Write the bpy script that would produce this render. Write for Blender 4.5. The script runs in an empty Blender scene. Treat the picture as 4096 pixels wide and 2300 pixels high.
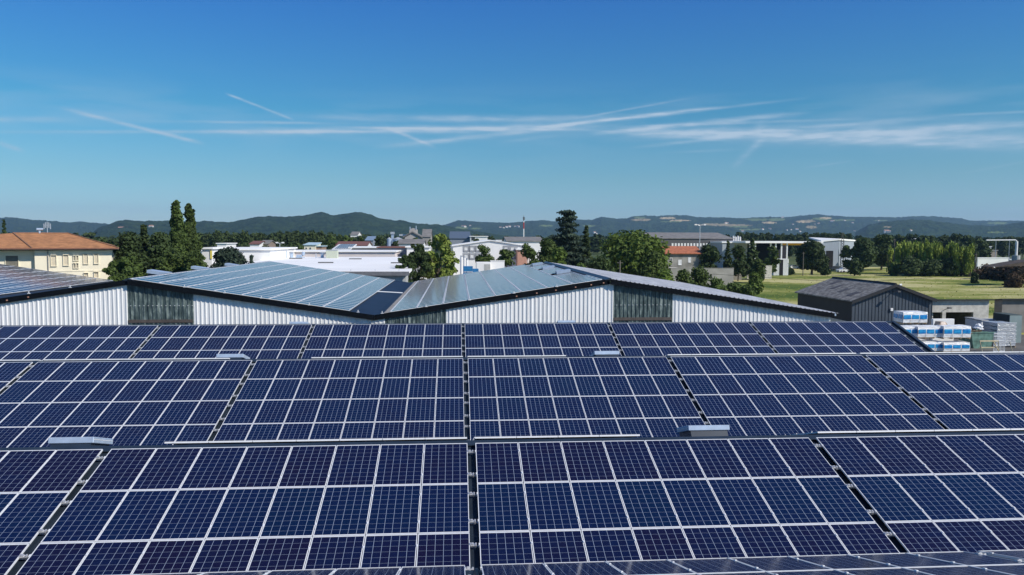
import bpy, math, random
import numpy as np
from mathutils import Vector, Matrix, noise
rnd = random.Random(7)
R = math.radians
sc = bpy.context.scene

# ------------------------------------------------------------------ camera
F_PX, PITCH, YAW, ROLL = 3052.14, 0.06431, 0.07191, 0.00293     # in units of a 4096 x 2300 frame
CAM_H = 10.0
cp, sp, cy, sy = math.cos(PITCH), math.sin(PITCH), math.cos(YAW), math.sin(YAW)
cr, sr = math.cos(ROLL), math.sin(ROLL)
fwd = Vector((sy * cp, cy * cp, -sp)); rt = Vector((cy, -sy, 0)); up = rt.cross(fwd)
ax = cr * rt + sr * up; ay = cr * up - sr * rt
cam_d = bpy.data.cameras.new("camera"); cam = bpy.data.objects.new("camera", cam_d)
sc.collection.objects.link(cam); sc.camera = cam
m = Matrix((ax, ay, -fwd)).transposed().to_4x4(); m.translation = (0, 0, CAM_H)
cam.matrix_world = m
cam_d.sensor_width = 36; cam_d.lens = F_PX / 4096 * 36
cam_d.clip_start = 0.1; cam_d.clip_end = 40000

def raydir(px, py):
    u, v = (px - 2048) / F_PX, (py - 1150) / F_PX
    return fwd + ax * u - ay * v
def at(px, py, D):
    """world point seen at a 4096-wide photo pixel, on the plane y = D"""
    d = raydir(px, py); t = D / d.y
    return Vector((d.x * t, D, CAM_H + d.z * t))

# ------------------------------------------------------------------ light
SUN = Vector((1.70, -1.18, 1.65)).normalized()
SUN_EL = math.asin(SUN.z); SUN_AZ = math.atan2(SUN.x, SUN.y)
sd = bpy.data.lights.new("sun", 'SUN'); sd.energy = 5.0; sd.angle = R(0.5); sd.color = (1.0, 0.94, 0.84)
so = bpy.data.objects.new("sun", sd); sc.collection.objects.link(so)
so.rotation_euler = SUN.to_track_quat('Z', 'Y').to_euler()
so.location = (0, 0, 60)
sc.view_settings.view_transform = 'Standard'; sc.view_settings.look = 'None'
sc.view_settings.gamma = 1; sc.view_settings.exposure = 0.0
SKY_STR = 0.14

world = bpy.data.worlds.new("World"); sc.world = world; world.use_nodes = True
nt = world.node_tree; N = nt.nodes; L = nt.links
for n in list(N): N.remove(n)
out = N.new('ShaderNodeOutputWorld'); bg = N.new('ShaderNodeBackground'); bg.inputs[1].default_value = SKY_STR
L.new(bg.outputs[0], out.inputs[0])
sky = N.new('ShaderNodeTexSky'); sky.sky_type = 'NISHITA'; sky.sun_disc = False
sky.sun_elevation = SUN_EL; sky.sun_rotation = SUN_AZ
sky.altitude = 150; sky.air_density = 1.0; sky.dust_density = 0.35; sky.ozone_density = 3.0

def wm(op, a, b=None, c=None, clamp=False):
    n = N.new('ShaderNodeMath'); n.operation = op; n.use_clamp = clamp
    for i, v in enumerate((a, b, c)):
        if v is None: continue
        if hasattr(v, 'links'): L.new(v, n.inputs[i])
        else: n.inputs[i].default_value = v
    return n.outputs[0]
tc = N.new('ShaderNodeTexCoord'); DIR = tc.outputs['Generated']
def wdot(vec):
    n = N.new('ShaderNodeVectorMath'); n.operation = 'DOT_PRODUCT'
    L.new(DIR, n.inputs[0]); n.inputs[1].default_value = vec
    return n.outputs['Value']
def wnoise(scale, detail, stretch):
    mp = N.new('ShaderNodeMapping'); mp.inputs['Scale'].default_value = stretch; L.new(DIR, mp.inputs[0])
    n = N.new('ShaderNodeTexNoise'); n.inputs['Scale'].default_value = scale; n.inputs['Detail'].default_value = detail
    L.new(mp.outputs[0], n.inputs['Vector']); return n.outputs['Fac']
wisp = wnoise(9, 5, (1, 1, 5)); fine = wnoise(40, 3, (1, 1, 3))
Kd = 4096 / 2576
# contrails: (x0,y0,x1,y1,half width, strength, fade) in the 2576-wide view of the photo
TRAILS = [(563, 233, 742, 303, 2.0, .34, .2), (145, 270, 520, 363, 3.4, .36, .3), (-300, 332, 1400, 331, 3, .26, .7),
          (480, 334, 1600, 317, 6, .46, .5), (930, 373, 1450, 317, 4.5, .34, .5), (1330, 324, 1840, 267, 3.2, .50, .35),
          (1700, 284, 2060, 243, 2.6, .16, .8), (1480, 337, 2050, 282, 4.2, .40, .4), (1440, 300, 1750, 244, 1.8, .18, .5),
          (965, 317, 1100, 373, 3.2, .30, .4), (1420, 328, 2800, 358, 9, .40, .45), (1700, 338, 2900, 352, 18, .20, .5), (1700, 350, 2450, 288, 4.5, .30, .6),
          (2050, 342, 2900, 292, 6, .34, .5), (1570, 374, 1900, 338, 3.2, .22, .7), (1838, 425, 1930, 340, 6, .24, .6),
          (330, 304, 1000, 312, 2.6, .26, .7), (640, 294, 1500, 302, 7, .24, .6), (-200, 300, 200, 301, 4.5, .26, .7), (900, 321, 1520, 327, 2.2, .30, .5), (1560, 319, 2200, 298, 2.4, .26, .6), (800, 317, 1340, 331, 2, .24, .6), (1040, 303, 1720, 291, 5, .18, .8), (1480, 352, 1960, 330, 7, .16, .8), (1880, 345, 1935, 300, 9, .16, .9),
          (-40, 345, 68, 384, 4, .2, .5), (1250, 358, 1420, 340, 3, .18, .9), (2360, 291, 2660, 277, 2, .2, .6),
          (2010, 425, 2160, 402, 2, .12, .8), (1640, 386, 1900, 374, 2.4, .12, .9), (2400, 440, 2640, 395, 2, .1, .8),
          (1900, 350, 2700, 374, 5, .22, .8)]
acc = None
for (x0, y0, x1, y1, w, s, fade) in TRAILS:
    a = raydir(x0 * Kd, y0 * Kd).normalized(); b = raydir(x1 * Kd, y1 * Kd).normalized()
    nn = a.cross(b).normalized(); mid = (a + b).normalized(); tg = nn.cross(mid).normalized()
    half = abs((b - a).dot(tg)) / 2; wa = w * Kd / F_PX
    d = wm('ABSOLUTE', wdot(nn))
    dd = wm('MULTIPLY', wm('SUBTRACT', fine, 0.5), wa * 0.9)
    d = wm('DIVIDE', wm('ADD', d, dd), wa * 1.6)
    g = wm('POWER', 2.718, wm('MULTIPLY', wm('MULTIPLY', d, d), -1.6))
    t = wm('DIVIDE', wm('ABSOLUTE', wdot(tg)), half)
    e = wm('MULTIPLY', wm('SUBTRACT', 1.0, t), 1 / max(fade, .05), clamp=True)
    v = wm('MULTIPLY', wm('MULTIPLY', g, e), s)
    pos = wm('GREATER_THAN', wdot(mid), 0.0)
    v = wm('MULTIPLY', v, pos)
    acc = v if acc is None else wm('ADD', acc, v)
fib = wnoise(26, 9, (1, 1, 8))
acc = wm('MULTIPLY', acc, wm('MULTIPLY_ADD', wisp, 1.3, 0.40))
acc = wm('MULTIPLY', acc, wm('MULTIPLY_ADD', fib, 3.0, -0.25, clamp=False))
# thin cirrus veil between the trails and pale haze near the skyline
sep = N.new('ShaderNodeSeparateXYZ'); L.new(DIR, sep.inputs[0]); Z = sep.outputs[2]
band = wm('DIVIDE', wm('SUBTRACT', Z, 0.142), 0.034); band = wm('POWER', 2.718, wm('MULTIPLY', wm('MULTIPLY', band, band), -1.0))
veil = wm('MULTIPLY', wm('MULTIPLY_ADD', wnoise(5, 6, (1, 1, 7)), 3.0, -1.45, clamp=True), wm('MULTIPLY', band, 0.36))
low = wm('DIVIDE', wm('SUBTRACT', Z, 0.022), 0.012); low = wm('POWER', 2.718, wm('MULTIPLY', wm('MULTIPLY', low, low), -1.0))
puffs = wm('MULTIPLY', wm('MULTIPLY_ADD', wnoise(14, 5, (1, 1, 6)), 5.0, -2.6, clamp=True), wm('MULTIPLY', low, 0.5))
acc = wm('ADD', wm('ADD', acc, veil), puffs, clamp=True)
tint = N.new('ShaderNodeMix'); tint.data_type = 'RGBA'; tint.blend_type = 'MULTIPLY'; tint.inputs[0].default_value = 1
tr = N.new('ShaderNodeValToRGB'); te = tr.color_ramp.elements       # polarised deep-blue look of the phone camera's sky
tr_stops = [(0.0, (.54, .71, .90)), (.02, (.51, .68, .86)), (.076, (.37, .60, .68)), (.16, (.195, .565, .69)), (.30, (.135, .475, .87))]
te[0].position = 0; te[0].color = (*tr_stops[0][1], 1); te[1].position = .30; te[1].color = (*tr_stops[-1][1], 1)
for p_, c_ in tr_stops[1:-1]: k_ = te.new(p_); k_.color = (*c_, 1)
L.new(Z, tr.inputs[0]); L.new(tr.outputs[0], tint.inputs[7]); L.new(sky.outputs[0], tint.inputs[6])
mix = N.new('ShaderNodeMix'); mix.data_type = 'RGBA'; L.new(acc, mix.inputs[0]); L.new(tint.outputs[2], mix.inputs[6])
mix.inputs[7].default_value = (3.3, 4.3, 5.3, 1)
L.new(mix.outputs[2], bg.inputs[0])

# ------------------------------------------------------------------ materials
MATS = {}
def M(name, col, rough=.7, metal=0.0, var=.12, scale=3.0, bump=0.0, bscale=20.0, col2=None, spec=None, coord='Object', stretch=None, detail=4, lo=.35, hi=.65):
    """procedural material: base colour broken up by noise, optional bump"""
    if name in MATS: return MATS[name]
    mt = bpy.data.materials.new(name); mt.use_nodes = True; t = mt.node_tree; b = t.nodes['Principled BSDF']
    b.inputs['Roughness'].default_value = rough; b.inputs['Metallic'].default_value = metal
    if spec is not None: b.inputs['Specular IOR Level'].default_value = spec
    co = t.nodes.new('ShaderNodeTexCoord'); src = co.outputs[coord]
    if stretch:
        mp = t.nodes.new('ShaderNodeMapping'); mp.inputs['Scale'].default_value = stretch; t.links.new(src, mp.inputs[0]); src = mp.outputs[0]
    n = t.nodes.new('ShaderNodeTexNoise'); n.inputs['Scale'].default_value = scale; n.inputs['Detail'].default_value = detail
    t.links.new(src, n.inputs['Vector'])
    rp = t.nodes.new('ShaderNodeValToRGB'); rp.color_ramp.elements[0].position = lo; rp.color_ramp.elements[1].position = hi
    c2 = col2 or tuple(min(1, c * (1 + var)) for c in col); c1 = col if col2 else tuple(c * (1 - var) for c in col)
    rp.color_ramp.elements[0].color = (*c1, 1); rp.color_ramp.elements[1].color = (*c2, 1)
    t.links.new(n.outputs['Fac'], rp.inputs[0]); t.links.new(rp.outputs[0], b.inputs['Base Color'])
    if bump:
        n2 = t.nodes.new('ShaderNodeTexNoise'); n2.inputs['Scale'].default_value = bscale; n2.inputs['Detail'].default_value = 3
        t.links.new(src, n2.inputs['Vector'])
        bp = t.nodes.new('ShaderNodeBump'); bp.inputs['Strength'].default_value = 1; bp.inputs['Distance'].default_value = bump
        t.links.new(n2.outputs['Fac'], bp.inputs['Height']); t.links.new(bp.outputs[0], b.inputs['Normal'])
    MATS[name] = mt
    return mt

def cell_material():
    mt = bpy.data.materials.new('silicon_cells'); mt.use_nodes = True; t = mt.node_tree; b = t.nodes['Principled BSDF']; Lk = t.links
    def nm(op, a, b_=None, c=None, clamp=False):
        n = t.nodes.new('ShaderNodeMath'); n.operation = op; n.use_clamp = clamp
        for i, v in enumerate((a, b_, c)):
            if v is None: continue
            if hasattr(v, 'links'): Lk.new(v, n.inputs[i])
            else: n.inputs[i].default_value = v
        return n.outputs[0]
    uv = t.nodes.new('ShaderNodeUVMap'); uv.uv_map = 'cells'
    s = t.nodes.new('ShaderNodeSeparateXYZ'); Lk.new(uv.outputs[0], s.inputs[0]); u, v = s.outputs[0], s.outputs[1]
    def line(x, d): return nm('GREATER_THAN', nm('ABSOLUTE', nm('SUBTRACT', nm('FRACT', x), .5)), .5 - d)
    lines = nm('MAXIMUM', line(u, .021), nm('MULTIPLY', line(v, .012), .85))
    oi = t.nodes.new('ShaderNodeObjectInfo'); rn = oi.outputs['Random']
    cb = t.nodes.new('ShaderNodeCombineXYZ'); Lk.new(nm('FLOOR', u), cb.inputs[0]); Lk.new(nm('FLOOR', v), cb.inputs[1]); Lk.new(nm('MULTIPLY', rn, 57.0), cb.inputs[2])
    wn = t.nodes.new('ShaderNodeTexWhiteNoise'); Lk.new(cb.outputs[0], wn.inputs[0])
    geo = t.nodes.new('ShaderNodeNewGeometry')
    ns = t.nodes.new('ShaderNodeTexNoise'); ns.inputs['Scale'].default_value = .9; ns.inputs['Detail'].default_value = 2; Lk.new(geo.outputs['Position'], ns.inputs['Vector'])
    so_ = t.nodes.new('ShaderNodeSeparateColor'); Lk.new(oi.outputs['Color'], so_.inputs[0])
    hue = nm('ADD', so_.outputs[0], nm('ADD', nm('MULTIPLY', rn, .16), nm('ADD', nm('MULTIPLY', wn.outputs[0], .16), nm('MULTIPLY', ns.outputs['Fac'], .40))))
    rp = t.nodes.new('ShaderNodeValToRGB'); e = rp.color_ramp.elements
    e[0].position = .20; e[0].color = (0.0035, 0.0130, 0.045, 1); e[1].position = .92; e[1].color = (0.0080, 0.0066, 0.028, 1)
    k = e.new(.52); k.color = (0.0046, 0.0104, 0.045, 1)
    Lk.new(hue, rp.inputs[0])
    cr_ = t.nodes.new('ShaderNodeTexVoronoi'); cr_.inputs['Scale'].default_value = 60; Lk.new(geo.outputs['Position'], cr_.inputs['Vector'])
    br = nm('MULTIPLY_ADD', cr_.outputs['Color'], .5, .75)
    mu = t.nodes.new('ShaderNodeMix'); mu.data_type = 'RGBA'; mu.blend_type = 'MULTIPLY'; mu.inputs[0].default_value = 1
    cc = t.nodes.new('ShaderNodeCombineXYZ'); [Lk.new(br, cc.inputs[i]) for i in range(3)]
    Lk.new(rp.outputs[0], mu.inputs[6]); Lk.new(cc.outputs[0], mu.inputs[7])
    mx = t.nodes.new('ShaderNodeMix'); mx.data_type = 'RGBA'; Lk.new(lines, mx.inputs[0]); Lk.new(mu.outputs[2], mx.inputs[6]); mx.inputs[7].default_value = (.30, .36, .46, 1)
    Lk.new(mx.outputs[2], b.inputs['Base Color'])
    b.inputs['Roughness'].default_value = .13; b.inputs['IOR'].default_value = 1.36
    Lk.new(nm('MULTIPLY_ADD', ns.outputs['Fac'], .12, .06), b.inputs['Roughness'])
    MATS['silicon_cells'] = mt
    return mt
CELLS = cell_material()
ALU = M('anodised_aluminium', (.52, .54, .57), .42, .35, .05, 30)
ALU_EDGE = M('bright_aluminium', (.72, .73, .74), .5, .05, .04, 12)
CLAMP = M('clamp_metal', (.6, .6, .6), .4, .5, .1, 20)
DECK = M('anthracite_roof_sheet', (.014, .022, .034), .5, .0, .25, 1.2, spec=.35)
CAP = M('anthracite_flashing', (.020, .032, .050), .42, .0, .15, 2.0, spec=.5)
GALV = M('galvanised_sheet', (.40, .49, .61), .45, .2, .08, 4)
WHITE_CLAD = M('white_cladding', (.80, .80, .79), .45, 0, .09, 1.2, stretch=(3, 1, .12), detail=7)
FASCIA = M('black_fascia', (.004, .006, .009), .8, 0, .2, 3, spec=.1)
CONC = M('grey_concrete', (.50, .48, .43), .9, 0, .16, 2.2, bump=.01)
BLACK = M('dark_interior', (.006, .006, .007), .9, 0, .1, 1)

# ------------------------------------------------------------------ mesh builder
class MB:
    def __init__(s): s.v = []; s.f = []; s.mi = []; s.uv = None
    def quad(s, a, b, c, d, mi=0):
        i = len(s.v); s.v += [tuple(a), tuple(b), tuple(c), tuple(d)]; s.f.append((i, i + 1, i + 2, i + 3)); s.mi.append(mi)
    def poly(s, pts, mi=0):
        i = len(s.v); s.v += [tuple(p) for p in pts]; s.f.append(tuple(range(i, i + len(pts)))); s.mi.append(mi)
    def box(s, x0, x1, y0, y1, z0, z1, mi=0, mat=None):
        P = [(x0, y0, z0), (x1, y0, z0), (x1, y1, z0), (x0, y1, z0), (x0, y0, z1), (x1, y0, z1), (x1, y1, z1), (x0, y1, z1)]
        if mat is not None: P = [tuple(mat @ Vector(p)) for p in P]
        i = len(s.v); s.v += P
        for f in ((0, 3, 2, 1), (4, 5, 6, 7), (0, 1, 5, 4), (1, 2, 6, 5), (2, 3, 7, 6), (3, 0, 4, 7)):
            s.f.append(tuple(i + k for k in f)); s.mi.append(mi)
        return s
    def prism(s, pts, d, mi=0):
        """closed polygon extruded by vector d"""
        n = len(pts); i = len(s.v); d = Vector(d)
        s.v += [tuple(p) for p in pts] + [tuple(Vector(p) + d) for p in pts]
        s.f.append(tuple(range(i, i + n))); s.f.append(tuple(range(i + 2 * n - 1, i + n - 1, -1))); s.mi += [mi, mi]
        for k in range(n):
            j = (k + 1) % n; s.f.append((i + k, i + n + k, i + n + j, i + j)); s.mi.append(mi)
        return s
    def tube(s, pts, r0, r1=None, n=8, mi=0):
        r1 = r0 if r1 is None else r1; pts = [Vector(p) for p in pts]; base = len(s.v); m_ = len(pts)
        for k, p in enumerate(pts):
            d = (pts[min(k + 1, m_ - 1)] - pts[max(k - 1, 0)]).normalized()
            a = d.cross(Vector((0, 0, 1)) if abs(d.z) < .9 else Vector((1, 0, 0))).normalized(); b = d.cross(a)
            r = r0 + (r1 - r0) * k / (m_ - 1)
            for q in range(n):
                t = 2 * math.pi * q / n; s.v.append(tuple(p + (a * math.cos(t) + b * math.sin(t)) * r))
        for k in range(m_ - 1):
            for q in range(n):
                a0 = base + k * n + q; a1 = base + k * n + (q + 1) % n
                s.f.append((a0, a1, a1 + n, a0 + n)); s.mi.append(mi)
        s.f.append(tuple(base + q for q in range(n))[::-1]); s.f.append(tuple(base + (m_ - 1) * n + q for q in range(n))); s.mi += [mi, mi]
        return s
    def mesh(s, name, mats):
        me = bpy.data.meshes.new(name); me.from_pydata(s.v, [], s.f)
        for m_ in (mats if isinstance(mats, (list, tuple)) else [mats]): me.materials.append(m_)
        if any(s.mi): me.polygons.foreach_set('material_index', s.mi)
        me.update(); return me
    def build(s, name, mats, parent=None, loc=None, smooth=False):
        me = s.mesh(name, mats)
        if smooth: me.polygons.foreach_set('use_smooth', [True] * len(me.polygons))
        return link(name, me, parent, loc)
col = sc.collection
def link(name, data, parent=None, loc=None):
    o = bpy.data.objects.new(name, data); col.objects.link(o)
    if parent is not None: o.parent = parent
    if loc is not None: o.location = loc
    return o
def tag(o, label, cat, group=None):
    o['label'] = label; o['category'] = cat
    if group: o['group'] = group
    return o
def thing(name, label, cat, loc=(0, 0, 0), rot=(0, 0, 0), group=None):
    o = link(name, None, None, loc); o.rotation_euler = rot; o.empty_display_size = .2
    return tag(o, label, cat, group)
def struct(o): o['kind'] = 'structure'; return o
def bevel(o, w=.02, seg=2):
    b = o.modifiers.new('bevel', 'BEVEL'); b.width = w; b.segments = seg; b.limit_method = 'ANGLE'; return o

# ================================================================== near saw-tooth roof
AL = 0.3011; CA, SA = math.cos(AL), math.sin(AL); TA = SA / CA
PW, PR = 1.01, 1.60                    # panel pitch across and up the slope
X0, GAP = 0.411, 0.175
BW = 8 * PW; PITCHX = BW + GAP
RIDGES = [17.661, 30.338, 42.727]; RZ = CAM_H - 4.7926
LEFT_X = X0 - 4 * PITCHX - .3; RIGHT_X = X0 + 2 * PITCHX + BW + .45
DROP = .13                              # deck below panel plane

# panel meshes (shared)
def panel_meshes(w, h, nx, ny, tag_=''):
    f = MB(); t_, e, tv = (.022 if not tag_ else .036), .04, (.014 if not tag_ else .04)
    f.box(0, w, 0, t_, -e, 0); f.box(0, w, h - t_, h, -e, 0); f.box(0, tv, t_, h - t_, -e, -.0005); f.box(w - tv, w, t_, h - t_, -e, -.0005)
    for yy in (.22 * h, .78 * h): f.box(-.018, .012, yy - .03, yy + .03, -.01, .012)
    fm = f.mesh('panel_frame' + tag_, [ALU_EDGE])
    # all frame members share the bright aluminium
    g = MB(); g.quad((tv, t_, -.006), (w - tv, t_, -.006), (w - tv, h - t_, -.006), (tv, h - t_, -.006))
    gm = g.mesh('panel_glass' + tag_, [CELLS])
    uvl = gm.uv_layers.new(name='cells')
    for k, (a, b) in enumerate(((0, 0), (nx, 0), (nx, ny), (0, ny))): uvl.data[k].uv = (a, b)
    return fm, gm
FRAME_ME, GLASS_ME = panel_meshes(PW - .016, PR - .018, 6, 10)
cl = MB(); cl.box(0, .135, -.035, .035, -.03, -.012); cl.box(0, .02, -.035, .035, -.012, .012); cl.box(.105, .135, -.03, .03, -.012, .008); cl.box(.03, .075, -.022, .022, -.012, .02)
CLAMP_ME = cl.mesh('clamp', [CLAMP])
rl = MB(); rl.box(-.02, BW + .14, -.02, .02, -.075, -.042); RAIL_ME = rl.mesh('mounting_rail', [CLAMP])

def panel(parent, x, y, hue=.3):
    o = link('solar_panel', FRAME_ME, parent, (x, y, 0))
    g_ = link('cell_glass', GLASS_ME, o); g_.color = (max(0, hue + rnd.uniform(-.07, .07)), 0, 0, 1)
    return o
def hues_x(x): return .5 + .5 * math.sin(x * .21 + 1.0)
def solar_array(label, x, y, z, tilt, rows, cols, group, clamps=True, first_row=0, down=True, hues=(.25, .25, .25, .25)):
    """root at the upper edge; asc slopes: rows run down towards the camera (local -y); desc: rows run away (+y)"""
    r = thing('solar_array', label, 'solar panels', (x, y, z), (tilt, 0, 0), group)
    for j in range(rows):
        yy = -(j + 1) * PR + .011 if down else j * PR + .011
        for i in range(cols[0], cols[1]): panel(r, i * PW + .011, yy, hues[j] - .12 * hues_x(x + i * PW))
        for q in (.22, .78):
            yc = yy + q * PR
            if clamps: link('clamp', CLAMP_ME, r, (BW - .005, yc, 0))
            if clamps and cols == (0, 8): link('mounting_rail', RAIL_ME, r, (0, yc, 0))
    return r
BLK = {-4: 'fourth block left of middle gap', -3: 'third block left of middle gap', -2: 'second block left of middle gap',
       -1: 'just left of middle gap', 0: 'just right of middle gap', 1: 'second block right of middle gap', 2: 'third block right of middle gap'}
SL = ['nearest low slope', 'middle low slope', 'farthest low slope']
for bi, (yr, blks) in enumerate(zip(RIDGES, ([-2, -1, 0, 1], [-3, -2, -1, 0, 1, 2], [-4, -3, -2, -1, 0, 1, 2]))):
    for k in blks:
        solar_array('dark blue solar panels, %s, %s' % (SL[bi], BLK[k]), X0 + k * PITCHX, yr, RZ, AL, 4, (0, 8), 'solar panel blocks on the low saw-tooth roof', hues=((.52, .14, .50, .2), (.22, .20, .24, .26), (.34, .34, .30, .30))[bi])
# rows on the shaded far sides: only their raised top edge shows over the ridges
FAR = {0: [(-1, (1, 8)), (0, (0, 4)), (1, (0, 8))], 1: [(-3, (0, 8)), (-2, (0, 7)), (-1, (2, 8)), (0, (0, 4)), (1, (0, 8)), (2, (0, 8))]}
for bi, lst in FAR.items():
    for k, c in lst:
        solar_array('white-edged panel tops over the %s ridge, %s' % (('nearest', 'middle')[bi], BLK[k]), X0 + k * PITCHX + (.25 if bi == 0 and k == 1 else 0), RIDGES[bi] + .42,
                    RZ + .03, -AL, 2, c, 'solar panels on the far sides of the ridges', clamps=False, down=False)

# the low building itself
lb = thing('warehouse', 'low warehouse under the dark saw-tooth roof in the foreground', 'warehouse')
def slope_sheet(b, xa, xb, ya, za, yb, zb, rib=.333):
    """ribbed dark sheet between two lines y=ya and y=yb"""
    x = xa; d = Vector((0, yb - ya, zb - za)); nrm = Vector((1, 0, 0)).cross(d.normalized()) * .035
    if nrm.z < 0: nrm = -nrm
    while x < xb - .01:
        x2 = min(x + rib, xb); prof = [(x, 0), (x + .10, 0), (x + .13, 1), (x + .17, 1), (x + .20, 0), (x2, 0)]
        for (p, hp), (q, hq) in zip(prof, prof[1:]):
            if q <= p: continue
            a = Vector((p, ya, za)) + nrm * hp; c_ = Vector((q, ya, za)) + nrm * hq
            b.quad(a, c_, c_ + d, a + d)
        x = x2
YC = .2                                                  # ridge centre behind the top panel edge
valleys = []
for bi, yr in enumerate(RIDGES):
    rz = RZ - DROP + YC * TA
    y_r = yr + YC
    prev = RIDGES[bi - 1] + YC if bi else 5.1
    nxt = RIDGES[bi + 1] + YC if bi < 2 else yr + YC + 12.5
    yv0 = (prev + y_r) / 2; yv1 = (nxt + y_r) / 2
    zv0 = rz - (y_r - yv0) * TA; zv1 = rz - (yv1 - y_r) * TA
    s_ = MB(); slope_sheet(s_, LEFT_X, RIGHT_X, yv0 + .15, zv0 + .15 * TA, y_r, rz); rf = s_.build('roof', DECK, lb)
    s_ = MB(); slope_sheet(s_, LEFT_X, RIGHT_X, y_r, rz, yv1 - .15, zv1 + .15 * TA); s_.build('roof', DECK, lb)
    c_ = MB(); zt = rz + .06
    c_.prism([(LEFT_X, y_r - .16, zt - .16 * TA), (LEFT_X, y_r, zt + .02), (LEFT_X, y_r + .17, zt - .17 * TA), (LEFT_X, y_r + .17, zt - .17 * TA - .03), (LEFT_X, y_r - .16, zt - .16 * TA - .03)], (RIGHT_X - LEFT_X, 0, 0))
    c_.build('ridge_cap', CAP, lb)
    g_ = MB(); g_.box(LEFT_X, RIGHT_X, yv0 - .15, yv0 + .15, zv0 - .12, zv0 - .02); g_.build('valley_gutter', CAP, lb)
    valleys.append((yv0, zv0, yv1, zv1, y_r, rz))
    # verge trim at the right end, with a pale line of end clips
    v_ = MB()
    for (ya, za, yb, zb) in ((yv0, zv0, y_r, rz), (y_r, rz, yv1, zv1)):
        v_.prism([(RIGHT_X + .005, ya, za - .3), (RIGHT_X + .005, ya, za + .10), (RIGHT_X + .005, yb, zb + .10), (RIGHT_X + .005, yb, zb - .3)], (.16, 0, 0))
    v_.build('verge_trim', CAP, lb)
w_ = MB()
pts = [(RIGHT_X - .05, 5.1, .02)]
for (yv0, zv0, yv1, zv1, y_r, rz) in valleys: pts += [(RIGHT_X - .05, yv0, zv0 - .1), (RIGHT_X - .05, y_r, rz - .1)]
pts += [(RIGHT_X - .05, valleys[-1][2], valleys[-1][3] - .1), (RIGHT_X - .05, valleys[-1][2], .02)]
w_.prism(pts, (-.2, 0, 0)); w_.build('wall', M('grey_render', (.33, .33, .32), .9, bump=.01), lb)
yv, zv = valleys[-1][2], valleys[-1][3]
w_ = MB(); w_.box(LEFT_X, RIGHT_X - .06, yv - .25, yv - .05, .02, zv - .1); w_.build('wall', MATS['grey_render'], lb)
w_ = MB(); w_.box(LEFT_X, RIGHT_X, yv - .04, yv + .14, zv - .05, zv + .07); w_.build('gutter', CAP, lb)

# ridge ventilation hoods on the shaded side of each ridge
def vent(label, pxl, pxr, pyt, pyb, D, side_rows=True):
    a = at(pxl, pyb, D); b = at(pxr, pyt, D); w = b.x - a.x; h = b.z - a.z
    r = thing('roof_vent', label, 'roof vent', (a.x, D, a.z), (-AL, 0, 0), 'ventilation hoods along the ridges')
    c = MB(); c.box(0, w, 0, 1.05, 0, h); o = c.build('hood', GALV, r); bevel(o, .012, 1)
    c = MB()
    for i in range(5): c.box(.06 + i * (w - .14) / 4, .075 + i * (w - .14) / 4, -.004, 0, h - .03, h - .018)
    c.box(w + .0005, w + .004, .02, 1.03, h * .55, h * .55 + .012); c.box(-.004, -.0005, .02, 1.03, h * .55, h * .55 + .012)
    c.build('rivet_strip', ALU_EDGE, r)
    c = MB(); c.prism([(.06, .03, 0), (.06, 1.0, 0), (.06, 1.0, -.45), (.06, -.10, -.32)], (w - .12, 0, 0)); c.build('base', CAP, r)
    return r
vent('galvanised vent hood on the nearest ridge at the far left', 190, 372, 1748, 1775, 18.25)
vent('galvanised vent hood on the nearest ridge, right of the middle gap', 2754, 2920, 1700, 1723, 18.25)
vent('galvanised vent hood on the middle ridge, left side', 864, 972, 1415, 1431, 30.9)
vent('galvanised vent hood on the middle ridge, right side', 2378, 2478, 1403, 1419, 30.9)
vent('small vent hood on the farthest low ridge below the valley of the striped hall', 1157, 1232, 1286, 1296, 43.2)
vent('small vent hood on the farthest low ridge in front of white cladding right of centre', 2231, 2301, 1281, 1291, 43.2)

# ---- higher roof under the photographer (slopes away from the camera)
BE, BX0, BG = .2882, .358, .2376
BY, BZ = 11.88, CAM_H - 5.198
CB, SB = math.cos(BE), math.sin(BE); bp_ = BW + BG
hb = thing('warehouse', 'taller front part of the warehouse sloping away at the bottom of the photo', 'warehouse')
yt = -1.0; zt = BZ - .11 + (BY - yt) * SB / CB
s_ = MB(); slope_sheet(s_, -17.5, 18, BY + .12, BZ - .11 - .12 * SB / CB, yt, zt); s_.build('roof', DECK, hb)
s_ = MB(); slope_sheet(s_, -17.5, 18, yt, zt, -10, zt - 9 * SB / CB); s_.build('roof', DECK, hb)
w_ = MB(); w_.box(-17.5, 18, BY - .1, BY + .05, 2.4, BZ - .17); w_.build('wall', MATS['grey_render'], hb)
for k, rows, lab in ((-1, 3, 'left of the middle gap'), (0, 3, 'right of the middle gap'), (1, 3, 'in the bottom right corner')):
    if True:
        r = thing('solar_array', 'pale reflective panels seen edge-on along the bottom, %s' % lab, 'solar panels',
                  (BX0 + k * bp_, BY, BZ), (-BE, 0, 0), 'solar panel blocks on the taller front roof')
        for j in range(rows):
            for i in range(8): panel(r, i * PW + .011, -(j + 1) * PR + .011)
            for q in (.22, .78): link('clamp', CLAMP_ME, r, (BW - .005, -(j + 1) * PR + q * PR, 0))

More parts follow.
